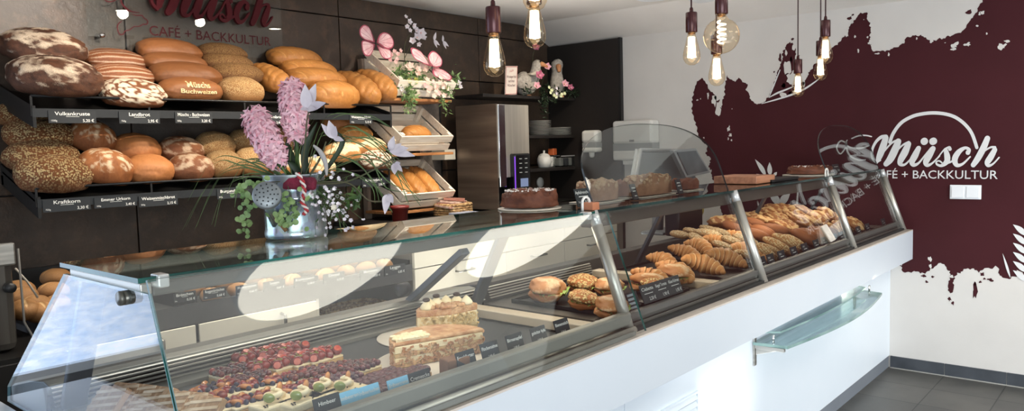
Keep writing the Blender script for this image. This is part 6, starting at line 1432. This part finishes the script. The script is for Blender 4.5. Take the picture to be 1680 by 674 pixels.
def cut_cake(u0, u1, v1, y, h, mt, label, top=.5, dy=.10):
    a, b_ = ony(u0, v1, y), ony(u1, v1, y); cx = (a.x+b_.x)/2; w = (b_.x-a.x)
    th = thing('loaf_cake', (cx, y+dy/2, ZG2), label, 'cake'); n1, n2 = 26, 12; vs = []; cols = []
    # rounded crumble-topped block
    nu = 44; pr = [(1,.003),(1.0,h*.55),(.97,h*.85),(.86,h),(.5,h*1.06),(0,h*1.08)]; pr = smooth_path(pr, 4)
    for a_, z_ in pr:
        for j in range(nu):
            t = 2*PI*j/nu; p = Vector((math.copysign(abs(math.cos(t))**.55, math.cos(t))*a_*w/2, math.copysign(abs(math.sin(t))**.55, math.sin(t))*a_*dy/2, z_)); n = noise.fractal(p*38, .8, 2, 4); k = ss((z_-h*.5)/(h*.4))
            vs.append((cx+p.x*(1+.02*n), y+dy/2+p.y*(1+.03*n), ZG2+.004+p.z+.012*n*k)); cols.append((.45+.3*n, top*ss((n+.3)*1.3)*(.4+.6*k), k))
    m = MB(); m.add(vs, [(i*nu+j, i*nu+(j+1)%nu, (i+1)*nu+(j+1)%nu, (i+1)*nu+j) for i in range(len(pr)-1) for j in range(nu)], 0, True); m.build('cake_body', mt, th, col=cols)
    tag(MB().bx(cx-w*.53, cx+w*.53, y-.006, y+dy+.006, ZG2, ZG2+.003).build('cake_plate', mat('cake_board_cream', None), loc=(cx,y+dy/2,ZG2), bev=.001), 'cream card under the '+label.split(' on ')[0].split(' beside')[0], 'cake board')
    return th
c = onz(921, 348, ZG2); round_cake(Vector((c.x+.06, 1.52, 0)), .085, .052, TART, .25, 'brown nut-sugar cake, left of the first arched screen', .098, 90)
def top_card(u, v, y, w, h, lines, label):
    c = ony(u, v, y); c.z = ZG2+h/2+.001; return stand_card(0, 0, w, h, lines, label, CARD, 'cards on the glass top', fixed=c)
cc_ = ony(958, 338, 1.40); top_card(957, 330, 1.40, .082, .058, [('Apfelrenche',-.02,.2,.24,'C'),(None,0,.05,.6,'C'),('Stück',-.4,-.3,.15,'L'),('8,95 €',.44,-.32,.22,'R')], 'black price card reading Apfelrenche beside the brown cake')
cut_cake(978, 1022, 340, 1.43, .062, CRU, 'pale swirled loaf cake behind the left edge of the arched screen', .6)
cut_cake(1024, 1046, 335, 1.47, .050, TART, 'darker crumble cake in the middle behind the first arched screen', .3)
cut_cake(1052, 1110, 330, 1.42, .066, CRU, 'large crumble cake with browned end behind the first arched screen', .35)
cut_cake(1126, 1152, 322, 1.44, .036, TART, 'small brown cake piece at the right behind the first arched screen', .3, .08)
top_card(1040, 318, 1.39, .036, .056, [(None,0,.25,.6,'C'),(None,0,.05,.5,'C'),(None,.1,-.25,.4,'C')], 'dark card between the darker and the large crumble cake')
top_card(1114, 312, 1.39, .040, .056, [(None,0,.25,.6,'C'),(None,0,.05,.5,'C'),(None,.1,-.25,.4,'C')], 'dark card right of the large crumble cake')
a, b_ = onz(1172, 302, ZG2), onz(1243, 298, ZG2); tag(MB().box(((a.x+b_.x)/2, 1.47, ZG2+.018), (b_.x-a.x-.02, .2, .034)).build('wooden_board', mat('board_wood', srgb(176,122,90), .5, c2=srgb(146,96,68), scale=6, stretch=(1,9,9)), loc=((a.x+b_.x)/2,1.47,ZG2), bev=.003), 'reddish wooden block board on the glass top between the screens', 'board')
a = onz(1290, 292, ZG2); tag(MB().bx(3.38, 3.70, 1.36, 1.585, ZG2, ZG2+.012).build('dark_tray', BLACKM, loc=(3.54,1.47,ZG2), bev=.002), 'flat dark tray right of the wooden block board', 'tray')
c = onz(1330, 284, ZG2+.01); round_cake(Vector((c.x, 1.46, 0)), .10, .04, TART, .2, 'flat nut tart on white paper beside the right arched screen', .125, 30)
top_card(1372, 274, 1.38, .10, .05, [(None,0,.2,.6,'C'),('9,50 €',.42,-.3,.26,'R')], 'dark price card behind the right arched screen')
c = onz(1405, 282, ZG2+.01); round_cake(Vector((c.x, 1.47, 0)), .085, .036, TART, .3, 'second flat tart seen through the right arched screen', .095, 10)
# ================================================================ watering can bouquet on the glass top
rg = random.Random(31)
ZN, _m = None, None
m, t, out = nt('galvanised_zinc'); b = N(t, 'BsdfPrincipled', Roughness=.32, Metallic=.85); t.links.new(b.outputs[0], out.inputs[0])
tc = N(t, 'TexCoord'); vo = N(t, 'TexVoronoi', Scale=60); t.links.new(tc.outputs['Object'], vo.inputs[0]); n = N(t, 'TexNoise', Scale=12, Detail=6); t.links.new(tc.outputs['Object'], n.inputs[0])
t.links.new(mixc(t, ramp(t, n.outputs[0], .3, .7), mixc(t, .35, srgb(176,186,190), vo.outputs['Color'], 'SOFT_LIGHT'), srgb(150,160,166)), b.inputs['Base Color']); t.links.new(ramp(t, n.outputs[0], .2, 1.2), b.inputs['Roughness'])
ZINC = m
ca = onz(440, 384, ZG2); cb_ = onz(536, 384, ZG2); PC = onz(487, 391, ZG2); PC = onz(487, 389, ZG2); sdep = depth(PC)/FPX; PR = 49.5*sdep; PH = 104*sdep
wc = thing('zinc_watering_can', PC, 'galvanised zinc watering can holding the bouquet on the glass top', 'watering can')
MB().lathe([(0,.002),(PR*.97,.002),(PR,.005),(PR*1.012,.012),(PR,.018),(PR*.985,.022),(PR*.99,PH*.60),(PR*1.015,PH*.62),(PR*1.015,PH*.65),(PR*.99,PH*.67),(PR*.99,PH*.95),(PR*1.02,PH*.98),(PR*1.02,PH),(PR*.97,PH),(PR*.95,PH*.9),(0,PH*.88)], PC, 56).build('can_body', ZINC, wc)
rc = atd(438, 320, depth(PC)-.135); rn = (CPOS-rc).normalized(); rn = (rn+Vector((-.1,0,.25))).normalized()
Rr = rn.to_track_quat('Z','Y').to_matrix(); rr_ = 23.5*depth(rc)/FPX
MB().lathe([(0,.006),(rr_*.5,.0055),(rr_*.9,.003),(rr_,0),(rr_,-.006),(rr_*.4,-.045),(rr_*.3,-.06)], rc, 40, R=Rr).build('sprinkler_rose', mat('zinc_rose', srgb(140,146,148), .45, .6, c2=srgb(124,130,132), scale=20), wc)
h = MB()
for q, k in ((.25,5),(.5,9),(.75,12)):
    for i in range(k): a = 2*PI*i/k; h.lathe([(0,.0001),(.0018,.0001)], rc+Rr@Vector((rr_*q*math.cos(a), rr_*q*math.sin(a), .0072-.003*q)), 8, R=Rr, cap=False)
h.build('rose_holes', mat('hole_dark', srgb(40,42,44), .8), wc)
s_ = rc-rn*.05; MB().tube([s_, s_*.6+(PC+Vector((-PR*.8,-.0,PH*.3)))*.4, PC+Vector((-PR*.7,-.01,PH*.2))], [.013,.014,.017], 14).build('spout', ZINC, wc)
P4 = lambda u, v, dd=0: atd(u, v, depth(PC)+dd)
# wooden pick
tag(MB().tube([P4(453,358,-.085), P4(470,379,-.08)], .0045, 10).build('bark_stick', mat('bark', srgb(150,116,76), .8, c2=srgb(110,80,50), scale=40), loc=P4(470,379,-.08)), 'short brown stick hanging in front of the zinc can', 'stick')
# hyacinths
def hyacinth(u0, v0, u1, v1, wpx, dd, label):
    a, b_ = P4(u0, v0, dd), P4(u1, v1, dd); th = thing('hyacinth', Vector((PC.x, PC.y, PC.z+PH*.9)), label, 'hyacinth', 'pink hyacinths')
    MB().tube([P4(488,300,0), b_+(b_-a)*.1, b_, a], [.005,.005,.005,.002], 8).build('stem', GREEN, th)
    R0 = wpx/2*depth(a)/FPX; ax = (b_-a).normalized(); s1 = ax.orthogonal().normalized(); s2 = ax.cross(s1); L = (b_-a).length
    m = MB(); rows = 11
    for i in range(rows):
        f = i/(rows-1); r = R0*(.55+.45*math.sin(PI*min(1, .18+.74*f))); nn = 6
        for j in range(nn):
            an = 2*PI*(j+.5*(i%2))/nn+rg.uniform(-.15,.15); d = s1*math.cos(an)+s2*math.sin(an); c = a+ax*(L*f)+d*r*.55; nr = (d*1.0-ax*(.75-1.2*f)).normalized()
            q = nr.orthogonal().normalized(); w_ = nr.cross(q)
            for k in range(6):
                t_ = 2*PI*k/6+rg.random(); petal(m, c+nr*r*.18, q*math.cos(t_)+w_*math.sin(t_)+nr*.55, nr, R0*.72, R0*.30, -.45, k % 2, 3)
            m.tube([c-nr*.004, c+nr*r*.2], [.0022,.0035], 5, 1)
    m.build('florets', [PINKH, mat('hyacinth_pale', srgb(232,186,198), .6, scale=30)], th)
    return th
hyacinth(479,142,486,222,46,-.02,'tall pink hyacinth standing upright in the zinc can')
hyacinth(418,190,454,262,50,-.05,'pink hyacinth leaning to the left out of the zinc can')
# broad leaves
lf = MB()
for (u0,v0),(u1,v1),(u2,v2),w_,dd in (((492,300),(478,262),(470,228),.020,.0),((500,300),(478,268),(452,262),.018,-.02),((505,300),(500,250),(520,200),.016,-.02),((515,305),(560,240),(552,214),.012,-.03),((480,300),(500,280),(496,216),.016,.02)):
    pts = smooth_path([tuple(P4(u0,v0,dd)), tuple(P4(u1,v1,dd-.015)), tuple(P4(u2,v2,dd-.02))], 8); k = len(pts); V = []
    for i, p in enumerate(pts): f = i/(k-1); w2 = w_*math.sin(PI*(.12+.86*f))*.55; V += [Vector(p)-CR*w2, Vector(p)+CF*.004, Vector(p)+CR*w2]
    lf.add(V, [(3*i,3*i+1,3*i+4,3*i+3) for i in range(k-1)]+[(3*i+1,3*i+2,3*i+5,3*i+4) for i in range(k-1)], 0, True)
tag(lf.build('hyacinth_leaves', GREEN_D, loc=PC+Vector((0,0,PH))), 'broad dark green leaves between the two hyacinths', 'leaves', kind='stuff')
# grass
gm = MB()
def blade(pts, dd=0, w=.0026):
    P = smooth_path([tuple(P4(u, v, dd+.0)) for u, v in pts], 7); k = len(P); V = []
    for i, p in enumerate(P): w2 = w*(1-.85*i/(k-1))*.5+.0003; V += [Vector(p)-CU*w2-CR*w2, Vector(p)+CU*w2+CR*w2]
    gm.add(V, [(2*i,2*i+1,2*i+3,2*i+2) for i in range(k-1)], 0, True)
for pts in (((470,298),(420,260),(360,290),(322,372)),((470,298),(400,275),(345,300),(305,372)),((466,298),(400,262),(350,262),(308,330)),((468,300),(410,290),(370,310),(352,372)),((470,300),(430,285),(395,300),(385,340)),((475,296),(450,262),(410,282),(398,330)),
            ((500,298),(560,235),(610,250),(690,330)),((500,298),(570,215),(630,240),(668,300)),((505,298),(575,255),(640,268),(668,330)),((505,298),(560,280),(610,300),(622,330)),((500,298),(540,200),(600,188),(640,208)),((505,300),(545,335),(556,360),(560,382)),((498,296),(510,240),(540,215),(600,238)),((505,298),(590,260),(640,300),(690,320)),((505,298),(548,262),(590,270),(640,345)),((500,298),(490,262),(500,222),(520,190)),((500,297),(560,246),(600,226),(655,262)),((470,298),(440,268),(398,272),(372,318)),((480,300),(476,262),(480,238),(486,226)),((510,300),(540,268),(552,240),(560,228))):
    blade(pts, rg.uniform(-.05,.03)); 
    for k in range(1): blade([(u+rg.uniform(-9,9)*(i > 0), v+rg.uniform(-9,9)*(i > 0)) for i, (u, v) in enumerate(pts)], rg.uniform(-.05,.03))
tag(gm.build('ornamental_grass', mat('grass_green', srgb(86,110,56), .6, c2=srgb(60,82,40), scale=20), loc=PC+Vector((0,0,PH))), 'long thin arching grass blades around the bouquet', 'grass', kind='stuff')
# trailing eucalyptus
for i, (paths, n, lab) in enumerate(((((455,300),(412,335),(400,350),(404,380)),30,'trailing string of round pale leaves at the left of the can'),(((472,305),(478,330),(470,350),(470,374)),60,'trailing round-leaved plant hanging over the can front'),(((460,298),(430,300),(405,310),(392,318)),36,'round-leaved sprig reaching left above the sprinkler rose'))):
    m = MB(); P = smooth_path([tuple(P4(u, v, -.09)) for u, v in paths], 8); m.tube(P, .0011, 5, 1)
    for k in range(n):
        q = Vector(P[rg.randrange(4, len(P))])+CR*rg.gauss(0,.010 if i != 1 else .016)+CU*rg.gauss(0,.006)-CF*rg.uniform(0,.012); blob_r = rg.uniform(.0045,.0075)
        nrm_ = (CPOS-q).normalized()+Vector((rg.gauss(0,.5),rg.gauss(0,.5),rg.gauss(0,.5))); nrm_.normalize(); a_ = nrm_.orthogonal().normalized(); b2 = nrm_.cross(a_)
        m.add([q+nrm_*.0015]+[q+a_*(blob_r*math.cos(2*PI*j/8))+b2*(blob_r*math.sin(2*PI*j/8)) for j in range(8)], [(0,1+j,1+(j+1)%8) for j in range(8)], 0, True)
    tag(m.build('eucalyptus_sprig', [GREEN_L, STEM], loc=P4(*paths[0], -.06)), lab, 'foliage', kind='stuff')
# gypsophila
m = MB()
for k in range(95):
    u, v = rg.gauss(543,22), rg.gauss(338,22)
    if u < 512: u = 512+rg.random()*10
    q = P4(u, v, rg.uniform(-.09,-.02)); m.tube([P4(505,302,-.02), P4(515+(u-515)*.5, 305+(v-305)*.4, -.04), q], .0005, 4, 1); blossom(m, q, (-CF+Vector((rg.gauss(0,.4),rg.gauss(0,.4),rg.gauss(0,.4)))), rg.uniform(.004,.0065), 5, 1.0, .3, 0, None, rg)
leaf_cloud(m, [P4(530,330,-.04), P4(545,345,-.05), P4(560,322,-.05)], .014, 60, .014, .005, rg, 1)
tag(m.build('babys_breath', [WHITEP, GREEN], loc=P4(530,320,-.03)), 'cloud of tiny white baby\'s breath blossoms right of the can rim', 'flowers', kind='stuff')
for i, (u, v) in enumerate(((466,-1),)): pass
m = MB(); q = P4(549,340,-.08); blossom(m, q, -CF, .010, 6, .9, .6, 0, None, rg); tag(m.build('cream_bud', CREAMW, loc=q), 'small cream bud among the baby\'s breath', 'flower')
m = MB(); c = P4(578,330,-.05); leaf_cloud(m, [c, P4(584,322,-.05), P4(572,340,-.05)], .006, 26, .024, .010, rg, 0); tag(m.build('leaf_rosette', GREEN, loc=c), 'green leaf rosette with mauve buds right of the baby\'s breath', 'foliage', kind='stuff')
# white magnolia-like blossoms on stems
def magn(pts, blossoms, label, dd=-.06):
    c0 = P4(*pts[0], dd); th = thing('white_magnolia', c0, label, 'flower', 'white magnolia stems')
    MB().tube(smooth_path([tuple(P4(u, v, dd)) for u, v in pts], 7), .0018, 7).build('stem', STEM, th)
    for pet in blossoms:
        m = MB(); base = P4(pet[0][0], pet[0][1], dd-.004)
        for (u, v, w_) in pet[1:]:
            tip = P4(u, v, dd-.02+rg.uniform(-.012,.012)); d = tip-base; petal(m, base, d, -CF+Vector((0,0,.2)), d.length, d.length*w_, .12, 0, 6)
        m.build('blossom', LILACW, th)
magn(((492,300),(500,240),(504,195),(508,180)), [((504,178),(502,138,.5),(520,138,.45),(538,170,.38),(492,182,.5),(520,180,.5))], 'white magnolia blossom beside the top of the upright hyacinth')
magn(((500,300),(524,262),(535,232)), [((548,226),(527,203,.4),(540,197,.55),(552,206,.5),(566,232,.35)),], 'white magnolia blossom above the baby\'s breath')
magn(((500,300),(560,300),(610,280),(648,258)), [((640,246),(648,222,.45),(636,248,.4),(672,244,.4),(683,258,.3),(660,236,.4)),((648,268),(648,288,.5),(658,268,.5),(662,284,.3))], 'white magnolia sprig in front of the middle crate')
magn(((510,300),(570,300),(604,328),(630,330)), [((636,320),(628,336,.6),(632,352,.4),(646,334,.6),(640,318,.5))], 'lowest white magnolia blossom in front of the bottom crate')
m = MB(); q = P4(526,256,-.07); m.tube(smooth_path([tuple(P4(u, v, -.07)) for u, v in ((514,238),(526,250),(534,268),(536,288))], 6), [.002+.004*math.sin(PI*k/18) for k in range(19)], 8); tag(m.build('silver_pod', mat('silver_pod', srgb(170,166,164), .6), loc=q), 'slender silvery pod left of the baby\'s breath', 'pod')
# crimson felt cone with twisted cord
m = MB(); c = P4(492,303,-.07); k = depth(c)/FPX
pts = [(-27,-4),(-18,-14),(-6,-12),(0,-18),(6,-12),(24,-13),(27,-6),(25,9),(4,8),(-20,9),(-28,8)]
m.prism([(x*k, -y*k) for x, y in pts], c-CF*.010, CR, CU, CF*.022); tag(m.build('crimson_felt_flower', mat('crimson_felt', srgb(122,22,52), .8, c2=srgb(96,16,40), scale=30, bump=.5, bscale=120), loc=c, bev=.006), 'crimson felt flower lying across the can rim', 'decoration')
m = MB(); P = smooth_path([tuple(P4(u, v, -.10)) for u, v in ((488,284),(497,300),(499,318),(496,332),(503,344),(498,352))], 10)
for ph in (0, PI):
    Q = [Vector(p)+CR*(.0032*math.cos(i*.75+ph))+CF*(.0032*math.sin(i*.75+ph)) for i, p in enumerate(P)]; m.tube(Q, .0026, 7, 0 if ph == 0 else 1)
tag(m.build('twisted_cord', [mat('cord_red', srgb(176,50,56), .8), mat('cord_white', srgb(226,214,206), .8)], loc=P4(497,300,-.1)), 'red and white twisted cord hanging down the can front', 'cord')
# ================================================================ render set-up (view only)
SC.view_settings.view_transform = 'Standard'; SC.view_settings.look = 'None'; SC.view_settings.exposure = 0.0
SC.cycles.max_bounces = 10; SC.cycles.diffuse_bounces = 3; SC.cycles.glossy_bounces = 5; SC.cycles.transparent_max_bounces = 24; SC.cycles.caustics_reflective = False; SC.cycles.caustics_refractive = False
SC.cycles.use_denoising = True; SC.cycles.sample_clamp_indirect = 4.0
